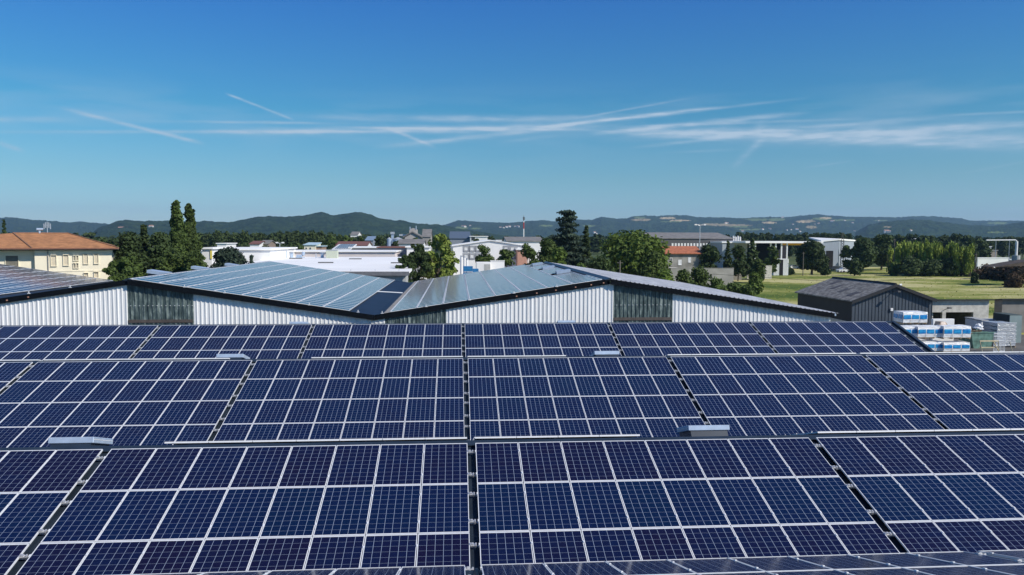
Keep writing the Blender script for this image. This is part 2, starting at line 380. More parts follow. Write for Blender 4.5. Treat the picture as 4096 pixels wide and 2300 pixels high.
# ================================================================== striped hall with white ribbed gable
HY, HF = 52.0, 90.0; HX = [-53.6, -37.6, -21.6, -5.55, 10.5, 26.5]      # valley, ridge... x positions
HR, HV = CAM_H - 2.72, CAM_H - 5.14
HXZ = [(-53.6, HR), (-37.6, HV), (-21.6, HR), (-5.55, HV), (10.5, HR), (26.5, HV)]
def hall_z(x):
    for (xa, za), (xb, zb) in zip(HXZ, HXZ[1:]):
        if xa <= x <= xb: return za + (zb - za) * (x - xa) / (xb - xa)
    return HXZ[-1][1]
hall = thing('industrial_hall', 'long hall with white ribbed gable wall and zigzag roof behind the low roof', 'hall', (0, HY, 0))
def lx(px): return at(px, 1250, HY).x
TG = [(lx(511), lx(775)), (lx(1539), lx(1785)), (lx(2453), lx(2690))]
RIB = .283
def ribbed(xa, xb, name, mat, top=.34, depth=.040):
    b = MB(); n = max(1, round((xb - xa) / RIB)); st = (xb - xa) / n
    for i in range(n):
        x = xa + i * st
        prof = [(x, 0), (x + st * .60, 0), (x + st * .68, -depth), (x + st * .92, -depth), (x + st, 0)]
        for (p, hp), (q, hq) in zip(prof, prof[1:]):
            zp, zq = hall_z(p) - top, hall_z(q) - top
            b.quad((p, hp, .02), (q, hq, .02), (q, hq, zq), (p, hp, zp))
    return b.build(name, mat, hall)
xs = [-46.0] + [v for p in TG for v in p] + [26.2]
for i in range(0, len(xs), 2): ribbed(xs[i], xs[i + 1], 'cladding', WHITE_CLAD)
def translucent():
    mt = bpy.data.materials.new('weathered_translucent_sheet'); mt.use_nodes = True; t = mt.node_tree; b = t.nodes['Principled BSDF']; Lk = t.links
    co = t.nodes.new('ShaderNodeTexCoord')
    mp = t.nodes.new('ShaderNodeMapping'); mp.inputs['Scale'].default_value = (3.2, 1, .7); Lk.new(co.outputs['Object'], mp.inputs[0])
    n = t.nodes.new('ShaderNodeTexNoise'); n.inputs['Scale'].default_value = 1.2; n.inputs['Detail'].default_value = 6; n.inputs['Roughness'].default_value = .7; Lk.new(mp.outputs[0], n.inputs['Vector'])
    rp = t.nodes.new('ShaderNodeValToRGB'); e = rp.color_ramp.elements
    e[0].position = .33; e[0].color = (.022, .034, .036, 1); e[1].position = .70; e[1].color = (.34, .40, .37, 1)
    k = e.new(.50); k.color = (.075, .105, .104, 1)
    Lk.new(n.outputs['Fac'], rp.inputs[0]); Lk.new(rp.outputs[0], b.inputs['Base Color'])
    b.inputs['Roughness'].default_value = .32
    return mt
TRANS = translucent()
RAILM = M('brown_timber_rail', (.085, .070, .062), .8, 0, .2, 2)
for (a, b) in TG:
    ribbed(a, b, 'translucent_panel', TRANS)
    # screw line and the timber rail that shows through as a brown band
    q = MB(); z0 = hall_z((a + b) / 2) - 1.5
    n = int((b - a) / RIB)
    for i in range(n): q.box(a + (i + .8) * RIB - .028, a + (i + .8) * RIB + .028, -.085, -.063, z0 - .02, z0 + .02)
    q.build('fixing_screws', ALU_EDGE, hall)
    q = MB(); zz = 4.45
    if min(hall_z(a), hall_z(b)) > 5.2: q.box(a + .05, b - .05, -.067, -.01, zz - .10, zz + .10); q.build('rail', RAILM, hall)
# roof deck, fascia, ridge and valley flashing
ov = .20
def OV(za, zb): return .22 if zb < za else .09  # overhang depth shaped per slope for the eave shadow it throws
q = MB()
for (xa, za), (xb, zb) in zip(HXZ, HXZ[1:-1]):
    o_ = OV(za, zb); q.quad((xa, -o_, za - .10), (xb, -o_, zb - .10), (xb, HF - HY, zb - .10), (xa, HF - HY, za - .10))
q.build('roof', DECK, hall)
q = MB()
for (xa, za), (xb, zb) in zip(HXZ, HXZ[1:]):
    o_ = OV(za, zb); q.prism([(xa, -o_ - .03, za - .05), (xb, -o_ - .03, zb - .05), (xb, -o_ - .03, zb - .40), (xa, -o_ - .03, za - .40)], (0, -.05, 0))
q.build('fascia', FASCIA, hall)
q = MB()
for (xa, za), (xb, zb) in zip(HXZ, HXZ[1:]):
    o_ = OV(za, zb); q.quad((xa, -o_, za - .38), (xb, -o_, zb - .38), (xb, 0, zb - .38), (xa, 0, za - .38))
q.build('soffit', FASCIA, hall)
VALM = M('blue_grey_valley_sheet', (.012, .024, .048), .6, 0, .15, 1.0, spec=.3)
sl = (HR - HV) / 16.0
def zs(x, up=0): return hall_z(x) + up
q = MB(); q.quad((-7.15, -ov, zs(-7.15) - .06), (-5.55, -ov, HV - .06), (-5.55, HF - HY, HV - .06), (-7.15, HF - HY, zs(-7.15) - .06))
q.quad((-5.55, -ov, HV - .06), (-5.0, -ov, zs(-5.0) - .06), (-5.0, HF - HY, zs(-5.0) - .06), (-5.55, HF - HY, HV - .06)); q.build('valley_sheet', VALM, hall)
q = MB(); q.quad((-4.98, -ov, zs(-4.98) - .03), (-4.55, -ov, zs(-4.55) - .03), (-4.55, HF - HY, zs(-4.55) - .03), (-4.98, HF - HY, zs(-4.98) - .03)); q.build('gravel_strip', M('pale_lichen_edge', (.30, .28, .25), .95, 0, .3, 4, bump=.01), hall)
q = MB(); q.tube([(-7.2, 17, zs(-7.2) + .1), (-4.9, 17.2, zs(-4.9) + .1)], .05); q.build('cable_duct', ALU_EDGE, hall)
for xr in (-21.6, 10.5):
    q = MB(); q.prism([(xr - .35, -ov, HR - .10), (xr, -ov, HR + .03), (xr + .35, -ov, HR - .10), (xr + .35, -ov, HR - .13), (xr - .35, -ov, HR - .13)], (0, HF - HY + ov, 0)); q.build('ridge_cap', CAP, hall)
# right-hand slope: pale ribbed fibre-cement
PALE = M('pale_ribbed_roofing', (.74, .72, .68), .75, 0, .18, 1.5, stretch=(1, .25, 1), bump=.01)
q = MB(); x = 10.85
while x < 26.6:
    for (p, hp), (r_, hr_) in zip(((x, 0), (x + .10, .06), (x + .2, 0)), ((x + .10, .06), (x + .2, 0), (x + .32, 0))):
        q.quad((p, -ov, hall_z(min(p, 26.5)) - .06 + hp), (r_, -ov, hall_z(min(r_, 26.5)) - .06 + hr_), (r_, HF - HY, hall_z(min(r_, 26.5)) - .06 + hr_), (p, HF - HY, hall_z(min(p, 26.5)) - .06 + hp))
    x += .32
q.build('roof', PALE, hall)
q = MB(); q.box(26.2, 26.35, 0, HF - HY, .02, HV - .4); q.box(-46, 26.2, HF - HY - .2, HF - HY, .02, HV - .4); q.build('wall', WHITE_CLAD, hall)
q = MB(); q.box(26.5, 26.66, -ov, HF - HY, HV - .25, HV - .08); q.build('gutter', GALV, hall)
# snow hooks along the verge
for pxh, in [(1050,), (1240,), (1434,), (1530,), (1705,), (1878,), (2055,), (2225,), (2447,), (2606,), (2760,), (2940,), (290,), (125,), (745,), (905,)]:
    xx = lx(pxh); zz = hall_z(xx)
    if pxh == 745: pass
    q = MB(); q.box(xx - .09, xx + .09, -ov - .02, -ov + .02, zz - .03, zz + .01); q.box(xx - .025, xx + .025, -ov - .02, -ov + .02, zz, zz + .13); q.build('verge_hook', ALU_EDGE, hall)
for pxh in (2065, 2145, 2221, 2299, 2361, 2410, 40, 125):
    xx = lx(pxh); zz = hall_z(xx) - .24
    q = MB(); q.box(xx - .05, xx + .05, -ov - .1, -ov - .081, zz - .04, zz + .04); q.build('purlin_end', M('bare_purlin_end', (.42, .22, .15), .8), hall)

# hall panels: landscape modules in columns running away from the camera
HPX, HPY = 1.80, 1.15
HF_ME, HG_ME = panel_meshes(HPX - .06, HPY - .03, 10, 6, '_hall')
def hall_array(label, xa, ncol, slope, skip=lambda i, j: False, cols=None, rows=33):
    """xa = upper/left x of the array; slope = +1 rises to the right"""
    th = math.atan(sl) * slope
    z0 = hall_z(xa) + .02
    r = thing('solar_array', label, 'solar panels', (xa, HY - ov + .1, z0), (0, -th, 0), 'solar panels on the striped hall')
    cells = [(i, j) for j in range(rows) for i in range(ncol) if not skip(i, j)]
    rest = MB(); rg = MB(); n = 0
    for (i, j) in cells:
        x, y = i * HPX, j * HPY + .01
        if n < 100:
            o = link('solar_panel', HF_ME, r, (x, y, 0)); link('cell_glass', HG_ME, o); n += 1
        else:
            w, h, t_ = HPX - .06, HPY - .03, .036
            rest.box(x, x + w, y, y + t_, -.04, 0); rest.box(x, x + w, y + h - t_, y + h, -.04, 0)
            rest.box(x, x + t_, y + t_, y + h - t_, -.04, -.0005); rest.box(x + w - t_, x + w, y + t_, y + h - t_, -.04, -.0005)
            rest.quad((x + t_, y + t_, -.006), (x + w - t_, y + t_, -.006), (x + w - t_, y + h - t_, -.006), (x + t_, y + h - t_, -.006), 1)
    if rest.f:
        me = rest.mesh('solar_panels', [ALU_EDGE, CELLS]); uvl = me.uv_layers.new(name='cells')
        for p in me.polygons:
            if p.material_index == 1:
                for k, li in enumerate(p.loop_indices): uvl.data[li].uv = ((0, 0), (10, 0), (10, 6), (0, 6))[k]
        o = link('solar_panels', me, r); o['kind'] = 'stuff'
    # white service strips between the columns
    s_ = MB()
    for i in range(ncol + 1):
        s_.box(i * HPX - .066, i * HPX - .034, 0, rows * HPY, -.05, .012)
    s_.build('cover_strips', M('white_cover_strip', (.48, .51, .55), .5), r)
    return r
hall_array('deep blue solar panels on the leftmost hall slope at the left edge', -53.3, 8, -1)
hall_array('pale blue solar panels on the hall slope between the left ridge and the valley', -21.45, 8, -1)
def skp(i, j): return i >= 7 and (j in (10, 11, 19, 20, 27, 28) or j > 30)
hall_array('grey-blue solar panels on the hall slope rising to the right ridge', -4.5, 8, 1, skp)
hr2 = thing('solar_array', 'short strip of six panels beside the right ridge of the hall', 'solar panels', (10.02 - 1.15, HY - ov + .1, hall_z(8.87) + .02), (0, -math.atan(sl), 0), 'solar panels on the striped hall')
SF_ME, SG_ME = panel_meshes(1.1, 1.5, 6, 8, '_short')
for j in range(4):
    o = link('solar_panel', SF_ME, hr2, (-.0, j * 1.55, 0)); link('cell_glass', SG_ME, o)
def box_vent(label, px0, px1, pyt, pyb, D, slope):
    a = at(px0, pyb, D); b = at(px1, pyt, D)
    r = thing('roof_vent', label, 'roof vent', (a.x, D, a.z), (0, -math.atan(sl) * slope, 0), 'ventilation hoods along the hall ridges')
    w, h = b.x - a.x, .24
    c = MB(); c.box(0, w, 0, 1.1, .0, h); c.build('hood', GALV, r)
    c = MB(); c.box(.08, w - .08, .08, 1.0, -.35, 0); c.build('base', CAP, r)
for i, (a, b, t, u, D) in enumerate([(586, 666, 1078, 1092, 60), (763, 829, 1062, 1075, 70), (898, 955, 1051, 1062, 81)]):
    box_vent('grey vent hood on the left hall ridge, %s of three' % ('nearest', 'middle', 'farthest')[i], a, b, t, u, D, -1)
for i, (a, b, t, u, D) in enumerate([(2228, 2284, 1085, 1097, 64.5), (2172, 2220, 1067, 1079, 75), (2131, 2172, 1055, 1064, 85)]):
    box_vent('silver vent hood among the panels near the right hall ridge, %s of three' % ('nearest', 'middle', 'farthest')[i], a, b, t, u, D, 1)

# ================================================================== ground, field, yard
def field_material():
    mt = bpy.data.materials.new('meadow'); mt.use_nodes = True; t = mt.node_tree; b = t.nodes['Principled BSDF']; Lk = t.links
    co = t.nodes.new('ShaderNodeTexCoord')
    def ns(scale, st, det=5, rough=.6):
        mp = t.nodes.new('ShaderNodeMapping'); mp.inputs['Scale'].default_value = st; Lk.new(co.outputs['Object'], mp.inputs[0])
        n = t.nodes.new('ShaderNodeTexNoise'); n.inputs['Scale'].default_value = scale; n.inputs['Detail'].default_value = det; n.inputs['Roughness'].default_value = rough
        Lk.new(mp.outputs[0], n.inputs['Vector']); return n.outputs['Fac']
    a = ns(.05, (.45, 1, 1), 6, .6); c = ns(.9, (1, .5, 1), 4, .7)
    r = t.nodes.new('ShaderNodeValToRGB'); e = r.color_ramp.elements
    e[0].position = .34; e[0].color = (.085, .13, .025, 1); e[1].position = .62; e[1].color = (.46, .42, .20, 1)
    k = e.new(.43); k.color = (.175, .205, .045, 1); k = e.new(.52); k.color = (.285, .285, .085, 1)
    mx = t.nodes.new('ShaderNodeMath'); mx.operation = 'MULTIPLY_ADD'; Lk.new(c, mx.inputs[0]); mx.inputs[1].default_value = .34; 
    s2 = t.nodes.new('ShaderNodeMath'); s2.operation = 'MULTIPLY_ADD'; Lk.new(a, s2.inputs[0]); s2.inputs[1].default_value = 1.5; s2.inputs[2].default_value = -.40; Lk.new(s2.outputs[0], mx.inputs[2])
    Lk.new(mx.outputs[0], r.inputs[0]); Lk.new(r.outputs[0], b.inputs['Base Color']); b.inputs['Roughness'].default_value = .95
    b.inputs['Specular IOR Level'].default_value = .1
    bp = t.nodes.new('ShaderNodeBump'); bp.inputs['Distance'].default_value = .08; Lk.new(c, bp.inputs['Height']); Lk.new(bp.outputs[0], b.inputs['Normal'])
    return mt
GRASS = field_material()
def sheet(name, x0, x1, y0, y1, z, mat, n=1):
    b = MB()
    b.quad((x0, y0, z), (x1, y0, z), (x1, y1, z), (x0, y1, z)); return struct(b.build(name, mat))
# far plain: dull green farmland reaching the horizon
sheet('ground', -9500, 9500, -600, 12500, 0, M('far_plain', (.035, .060, .018), .95, 0, .5, .01, col2=(.10, .12, .05), spec=.1))
# meadow as a gently uneven sheet
fb = MB(); nx, ny = 90, 60
def fz(x, y):
    e = min(1, (x - 26) / 15, (250 - x) / 20, (y - 78) / 20, (262 - y) / 15); e = max(0, e)
    return .02 + e * (.18 + .45 * noise.noise(Vector((x * .03, y * .03, 0))) * 1.0 + .12 * noise.noise(Vector((x * .2, y * .2, 3)))) if e > 0 else .02
vs = [(24 + 230 * i / nx, 76 + 190 * j / ny) for j in range(ny + 1) for i in range(nx + 1)]
fb.v = [(x, y, max(.02, fz(x, y))) for x, y in vs]
fb.f = [(j * (nx + 1) + i, j * (nx + 1) + i + 1, (j + 1) * (nx + 1) + i + 1, (j + 1) * (nx + 1) + i) for j in range(ny) for i in range(nx)]; fb.mi = [0] * len(fb.f)
struct(fb.build('field', GRASS, smooth=True))
ASPH = M('worn_asphalt', (.10, .095, .088), .95, 0, .25, .5, bump=.01, bscale=6)
sheet('yard', -60, 46, -20, 96, .008, ASPH)
sheet('yard', 46.01, 90, 30, 88, .010, ASPH)
sheet('yard', -120, 24, 96.01, 175, .012, M('pale_gravel', (.32, .30, .27), .95, 0, .2, .4))

# grass tufts standing at the meadow's near part: one uncountable mass
def tufts():
    v, f = [], []
    r = random.Random(3)
    for _ in range(4000):
        y = 80 + 150 * r.random() ** 1.3; x = 26 + (y * .78 + 6 - 26) * r.random()
        z = max(.02, fz(x, y)); h = .05 + .20 * r.random() ** 2; w = .06 + .10 * r.random(); a = r.random() * 3.1416
        dx, dy = math.cos(a) * w, math.sin(a) * w; lx_, ly_ = (r.random() - .5) * .3, (r.random() - .5) * .3
        i = len(v); v += [(x - dx, y - dy, z - .02), (x + dx, y + dy, z - .02), (x + dx * .3 + lx_, y + dy * .3 + ly_, z + h), (x - dx * .3 + lx_, y - dy * .3 + ly_, z + h * .9)]
        f.append((i, i + 1, i + 2, i + 3))
    me = bpy.data.meshes.new('grass'); me.from_pydata(v, [], f); me.materials.append(leafmat('meadow_blades', (.36, .36, .12), .3)); o = link('grass', me); o['kind'] = 'stuff'
    o['label'] = 'tall green and straw-coloured meadow grass'

# ================================================================== vegetation
def leafmat(name, c, v=.45, rough=.75):
    mt = bpy.data.materials.new(name); mt.use_nodes = True; t = mt.node_tree; b = t.nodes['Principled BSDF']; Lk = t.links
    co = t.nodes.new('ShaderNodeTexCoord'); oi = t.nodes.new('ShaderNodeObjectInfo')
    n = t.nodes.new('ShaderNodeTexNoise'); n.inputs['Scale'].default_value = .9; n.inputs['Detail'].default_value = 5; n.inputs['Roughness'].default_value = .7
    Lk.new(co.outputs['Object'], n.inputs['Vector'])
    r = t.nodes.new('ShaderNodeValToRGB'); e = r.color_ramp.elements
    e[0].position = .34; e[0].color = (*[x * (1 - v) for x in c], 1); e[1].position = .66; e[1].color = (c[0] * (1 + v * 1.5), c[1] * (1 + v), c[2] * (1 + v * .5), 1)
    Lk.new(n.outputs['Fac'], r.inputs[0])
    hs = t.nodes.new('ShaderNodeHueSaturation'); Lk.new(r.outputs[0], hs.inputs['Color'])
    ma = t.nodes.new('ShaderNodeMath'); ma.operation = 'MULTIPLY_ADD'; Lk.new(oi.outputs['Random'], ma.inputs[0]); ma.inputs[1].default_value = .4; ma.inputs[2].default_value = .8
    Lk.new(ma.outputs[0], hs.inputs['Value'])
    Lk.new(hs.outputs[0], b.inputs['Base Color']); b.inputs['Roughness'].default_value = rough; b.inputs['Specular IOR Level'].default_value = .25
    tl = t.nodes.new('ShaderNodeBsdfTranslucent'); Lk.new(hs.outputs[0], tl.inputs[0])
    mx = t.nodes.new('ShaderNodeMixShader'); mx.inputs[0].default_value = .25; Lk.new(b.outputs[0], mx.inputs[1]); Lk.new(tl.outputs[0], mx.inputs[2])
    Lk.new(mx.outputs[0], t.nodes['Material Output'].inputs[0]); MATS[name] = mt
    return mt
LM = dict(dark=leafmat('dark_foliage', (.044, .076, .026)), mid=leafmat('green_foliage', (.066, .110, .028)), lite=leafmat('bright_foliage', (.10, .165, .032)),
          yel=leafmat('yellow_green_foliage', (.14, .20, .045)), blue=leafmat('blue_green_needles', (.042, .074, .054), .5), bam=leafmat('bamboo_leaves', (.19, .27, .05)),
          far=leafmat('distant_foliage', (.046, .078, .028)), brown=leafmat('brownish_scrub', (.075, .055, .035)))
tufts()
BARK = M('tree_bark', (.11, .085, .06), .9, 0, .25, 3)

def crown(kind, seed, W, H, leaf, n, mat, z0=0.0):
    """leaf clumps filling a crown of width W reaching height H above z0; returns mesh"""
    r = np.random.RandomState(seed); V = []; core = []
    blobs = []
    if kind == 'round':
        k = 26
        for i in range(k):
            a = r.rand() * 2 * np.pi; q = r.rand() ** .5; t = r.rand()
            rad = .5 * W * (.95 - .55 * abs(t - .42) ** 1.4 * 1.6)
            R_ = W * (.13 + .10 * r.rand())
            blobs.append((np.cos(a) * q * max(.1, rad - R_), np.sin(a) * q * max(.1, rad - R_), z0 + R_ * .8 + t * (H - z0 - 1.7 * R_), R_, R_ * .8))
    elif kind == 'poplar':
        k = 34
        for i in range(k):
            t = i / (k - 1); rad = .5 * W * (min(1, t * 4 + .1) ** .5) * (1 - .62 * t ** 5) * (.74 + .36 * r.rand()) + .10; a = r.rand() * 6.28; R_ = max(.3, rad * (.5 + .35 * r.rand()))
            q = max(0, rad - R_ * .6) * r.rand(); blobs.append((np.cos(a) * q, np.sin(a) * q, z0 + .5 + t * (H - z0 - .7), R_, R_ * 1.25))
    elif kind == 'cone':
        k = 40
        for i in range(k):
            t = i / (k - 1); rad = .5 * W * (1 - t) ** .9; a = i * 2.4; R_ = .12 * W * (1.1 - .7 * t)
            q = max(0, rad - R_ * .5) * (.5 + .5 * r.rand()); blobs.append((np.cos(a) * q, np.sin(a) * q, z0 + R_ + t * (H - z0 - 1.3 * R_), R_ * 1.3, R_ * .7))
    elif kind == 'cedar':
        tiers = 13
        for i in range(tiers):
            t = i / (tiers - 1); rad = .5 * W * (1.05 - t ** 1.25 * .80) * (.82 + .36 * r.rand())
            if i == tiers - 1: rad = .16 * W
            for j in range(11 if t < .7 else 7):
                a = j * 2.4 + i * 1.3 + r.rand() * .8; q = rad * (.25 + .75 * r.rand()); R_ = W * (.165 - .06 * t)
                blobs.append((np.cos(a) * q, np.sin(a) * q, z0 + .4 + t * (H - z0 - .9) - q * .10 + r.rand() * .3, R_ * 1.15, R_ * .42))
            blobs.append((0, 0, z0 + .3 + t * (H - z0 - .9), rad * .55 + .2, (H - z0) / tiers * .8))
    elif kind == 'plume':
        k = 17
        for i in range(k):
            a = r.rand() * 6.28; q = .42 * W * r.rand() ** .5; hh = (H - z0) * (.62 + .38 * r.rand()); R_ = W * (.10 + .06 * r.rand())
            lean = .16 * W * r.rand()
            for s_ in range(4):
                t = .46 + .54 * s_ / 3; blobs.append((np.cos(a) * (q + lean * t * t), np.sin(a) * (q + lean * t * t), z0 + hh * t - R_, R_ * (1.1 - .45 * t), R_ * 1.7 * (1.1 - .4 * t)))
    elif kind == 'airy':
        k = 46
        for i in range(k):
            a = r.rand() * 6.28; t = r.rand(); rad = .5 * W * (1 - abs(t - .45) ** 1.5 * 1.5); R_ = W * (.045 + .07 * r.rand()); q = r.rand() ** .45 * max(.1, rad - R_)
            blobs.append((np.cos(a) * q, np.sin(a) * q, z0 + R_ + t * (H - z0 - 2 * R_), R_, R_ * .75))
    B = np.array(blobs); w = B[:, 3] ** 2 * 1.0; idx = r.choice(len(B), n, p=w / w.sum())
    d = r.normal(size=(n, 3)); d /= np.linalg.norm(d, axis=1)[:, None]
    rad = .55 + .55 * r.rand(n) ** .6
    c = B[idx, :3] + d * np.stack([B[idx, 3], B[idx, 3], B[idx, 4]], 1) * rad[:, None]
    nrm = d + .7 * r.normal(size=(n, 3)); nrm[:, 2] += .35; nrm /= np.linalg.norm(nrm, axis=1)[:, None]
    tv = np.cross(nrm, r.normal(size=(n, 3))); tv /= np.linalg.norm(tv, axis=1)[:, None]; bv = np.cross(nrm, tv)
    sz = (leaf * (.6 + .8 * r.rand(n)))[:, None] * .5
    if kind == 'plume': tv = tv * .5 + np.array([0, 0, .9]); bv = bv * .5
    q = np.stack([c - tv * sz - bv * sz * .6, c + tv * sz * .9 - bv * sz * .5, c + tv * sz * 1.1 + bv * sz * .6, c - tv * sz * .8 + bv * sz * .7], 1)
    q[:, :, 2] = np.maximum(q[:, :, 2], .02)
    V = [tuple(p) for p in q.reshape(-1, 3)]; Fc = [(4 * i, 4 * i + 1, 4 * i + 2, 4 * i + 3) for i in range(n)]
    if kind in ('round', 'cone', 'plume', 'cedar'):       # core added inside each clump to block light and see-through gaps
        for (x, y, z, R_, Rz) in blobs:
            s_ = .62; i = len(V); ring = 6
            V.append((x, y, max(.05, z - Rz * s_)))
            for lv in (-.45, .45):
                for k2 in range(ring):
                    a = k2 * 6.2832 / ring + lv; g_ = s_ * (.75 + .35 * r.rand()); V.append((x + np.cos(a) * R_ * g_ * .9, y + np.sin(a) * R_ * g_ * .9, max(.05, z + lv * Rz * g_)))
            V.append((x, y, z + Rz * s_))
            for k2 in range(ring):
                a0, a1 = i + 1 + k2, i + 1 + (k2 + 1) % ring
                Fc += [(i, a1, a0), (a0, a1, a1 + ring, a0 + ring), (a0 + ring, a1 + ring, i + 1 + 2 * ring)]
    me = bpy.data.meshes.new('crown'); me.from_pydata(V, [], Fc); me.materials.append(mat); me.update()
    return me, B
def tree(name, label, cat, px, pytop, wpx, D, kind, mat, group=None, n=None, leaf=None, z0=None, seed=None, parts=True, shape=None):
    p = at(px, pytop, D); H = p.z; W = wpx * D / F_PX
    seed = seed if seed is not None else int(px * 7 + D)
    leaf = leaf or max(.28, D * .0030)
    n = n or int(min(9000, max(900, 26 * W * H / (leaf * leaf) * .30)))
    z0 = H * (.12 if kind in ('round', 'airy') else .04) if z0 is None else z0
    root = thing(name, label, cat, (p.x, D, 0), (0, 0, 0), group)
    me, B = crown(kind, seed, W, H, leaf, n, LM[mat], z0); link('crown', me, root)
    t = MB(); tr_ = max(.07, W * .035); hh = H * (.92 if kind in ('cone', 'cedar', 'poplar') else .6)
    t.tube([(0, 0, 0), (tr_ * .4, 0, hh * .4), (0, tr_ * .3, hh)], tr_, tr_ * .3)
    r = random.Random(seed)
    for b_ in r.sample(list(range(len(B))), min(16, len(B))):
        x, y, z = B[b_][:3]; zb = max(H * .12, min(hh * .9, z * .6)); t.tube([(0, 0, zb), (x * .5, y * .5, (z + zb) / 2 + .1), (x, y, z)], tr_ * .4, tr_ * .12, 5)
    if kind == 'plume':
        for _ in range(34):
            a_ = r.random() * 6.28; q_ = W * .45 * r.random() ** .5; x, y = math.cos(a_) * q_, math.sin(a_) * q_; t.tube([(x, y, 0), (x * 1.15, y * 1.15, H * .62)], .09, .05, 4)
    t.build('trunk', BARK, root)
    return root, me
T = tree
# --- left group behind the hall
T('poplar_tree', 'tall narrow poplar, the higher left one of two spires', 'tree', 704, 806, 60, 112, 'poplar', 'mid', n=8500, leaf=.40)
T('poplar_tree', 'tall narrow poplar, the slightly lower right one of two spires', 'tree', 756, 818, 58, 115, 'poplar', 'mid', n=8500, leaf=.40)
T('broadleaf_tree', 'dark leafy tree right behind the cream building corner', 'tree', 515, 922, 165, 106, 'round', 'dark')
T('broadleaf_tree', 'dark green tree with a pointed top, left of the two poplars', 'tree', 575, 902, 150, 110, 'cone', 'dark', n=6000)
T('broadleaf_tree', 'dark bushy tree between pointed tree and poplars', 'tree', 640, 925, 165, 108, 'round', 'dark')
T('broadleaf_tree', 'brighter green tree in front of the two poplars', 'tree', 690, 985, 200, 100, 'round', 'mid')
T('broadleaf_tree', 'feathery green tree covering the corner of the cream building', 'tree', 505, 1020, 215, 97, 'airy', 'mid', n=7500, z0=3)
T('broadleaf_tree', 'dark tree filling the space behind the feet of the two poplars', 'tree', 725, 915, 150, 120, 'round', 'dark')
T('broadleaf_tree', 'green tree hugging the right side of the poplars', 'tree', 775, 930, 110, 118, 'round', 'mid')
T('broadleaf_tree', 'low green tree left of the blue-green conifer', 'tree', 775, 1005, 160, 98, 'round', 'mid')
T('conifer_tree', 'blue-green spreading conifer behind the left hall ridge', 'tree', 912, 980, 205, 99, 'round', 'blue', n=7500, z0=2.5)
T('conifer_tree', 'small blue-green conifer tip beside the white factory roof', 'tree', 1005, 1024, 75, 98, 'cone', 'blue')
T('conifer_tree', 'small dark conifer peeking over the tiled roof at far left', 'tree', 15, 880, 46, 150, 'cone', 'dark')
# --- centre
T('broadleaf_tree', 'yellow-green airy tree with visible trunk at the centre', 'tree', 1752, 925, 200, 112, 'airy', 'yel', n=4200, leaf=.36, z0=3.2)
T('pine_tree', 'dark open-crowned pine left of the yellow-green centre tree', 'tree', 1672, 972, 130, 107, 'airy', 'dark', n=4200, leaf=.42, z0=2.6)
T('pine_tree', 'lower dark tree at the far end of the hall valley', 'tree', 1618, 1020, 90, 103, 'airy', 'dark', n=3000, leaf=.38, z0=2.5)
T('broadleaf_tree', 'round green tree before the white two-storey building, left one', 'tree', 1940, 976, 105, 138, 'round', 'mid')
T('broadleaf_tree', 'round green tree before the white two-storey building, right one', 'tree', 2025, 980, 110, 134, 'round', 'mid')
T('broadleaf_tree', 'bushy green tree left of the cedar, taller one', 'tree', 2190, 950, 130, 122, 'round', 'mid')
T('broadleaf_tree', 'bushy green tree left of the cedar, lower one', 'tree', 2118, 962, 110, 118, 'round', 'mid')
T('broadleaf_tree', 'green tree low in front of the cedar', 'tree', 2240, 985, 110, 112, 'round', 'lite')
T('broadleaf_tree', 'low bush between cedar and big tree', 'tree', 2320, 1040, 90, 110, 'round', 'mid')
T('cedar_tree', 'tall dark cedar with layered flat branches, highest tree right of centre', 'tree', 2270, 842, 175, 142, 'cedar', 'blue', n=9000, leaf=.40, z0=1.5)
T('cedar_tree', 'shorter dark conifer touching the right side of the cedar', 'tree', 2345, 905, 95, 145, 'cone', 'dark', n=4500, leaf=.42)
T('walnut_tree', 'big spreading bright green tree right of the cedar', 'tree', 2530, 892, 385, 128, 'round', 'lite', n=9000, leaf=.5, z0=2.0, seed=11)
T('broadleaf_tree', 'green tree filling in below the right side of the big tree', 'tree', 2600, 985, 170, 122, 'round', 'mid')
T('broadleaf_tree', 'dark green tree below the left side of the big tree', 'tree', 2400, 1000, 150, 120, 'round', 'dark')
# --- bushes along the meadow edge
for px, py, w, D, mt, lb_ in [(2660, 1065, 120, 118, 'lite', 'leftmost bush at the meadow edge, beside the big tree'), (2735, 1075, 100, 122, 'mid', 'second bush at the meadow edge, below the orange roof'),
                              (2795, 1057, 125, 128, 'mid', 'tallest rounded bush at the meadow edge'), (2865, 1105, 110, 124, 'mid', 'low bush right of the tallest bush'),
                              (2940, 1125, 110, 126, 'mid', 'low bush in the dip of the bush row'), (3018, 1085, 95, 130, 'lite', 'rightmost upright bush of the row'),
                              (2985, 1135, 100, 122, 'mid', 'low bush in front of the rightmost upright bush')]:
    T('bush', lb_, 'bush', px, py, w, D, 'round', mt, group='bushes along the meadow edge', z0=.1)
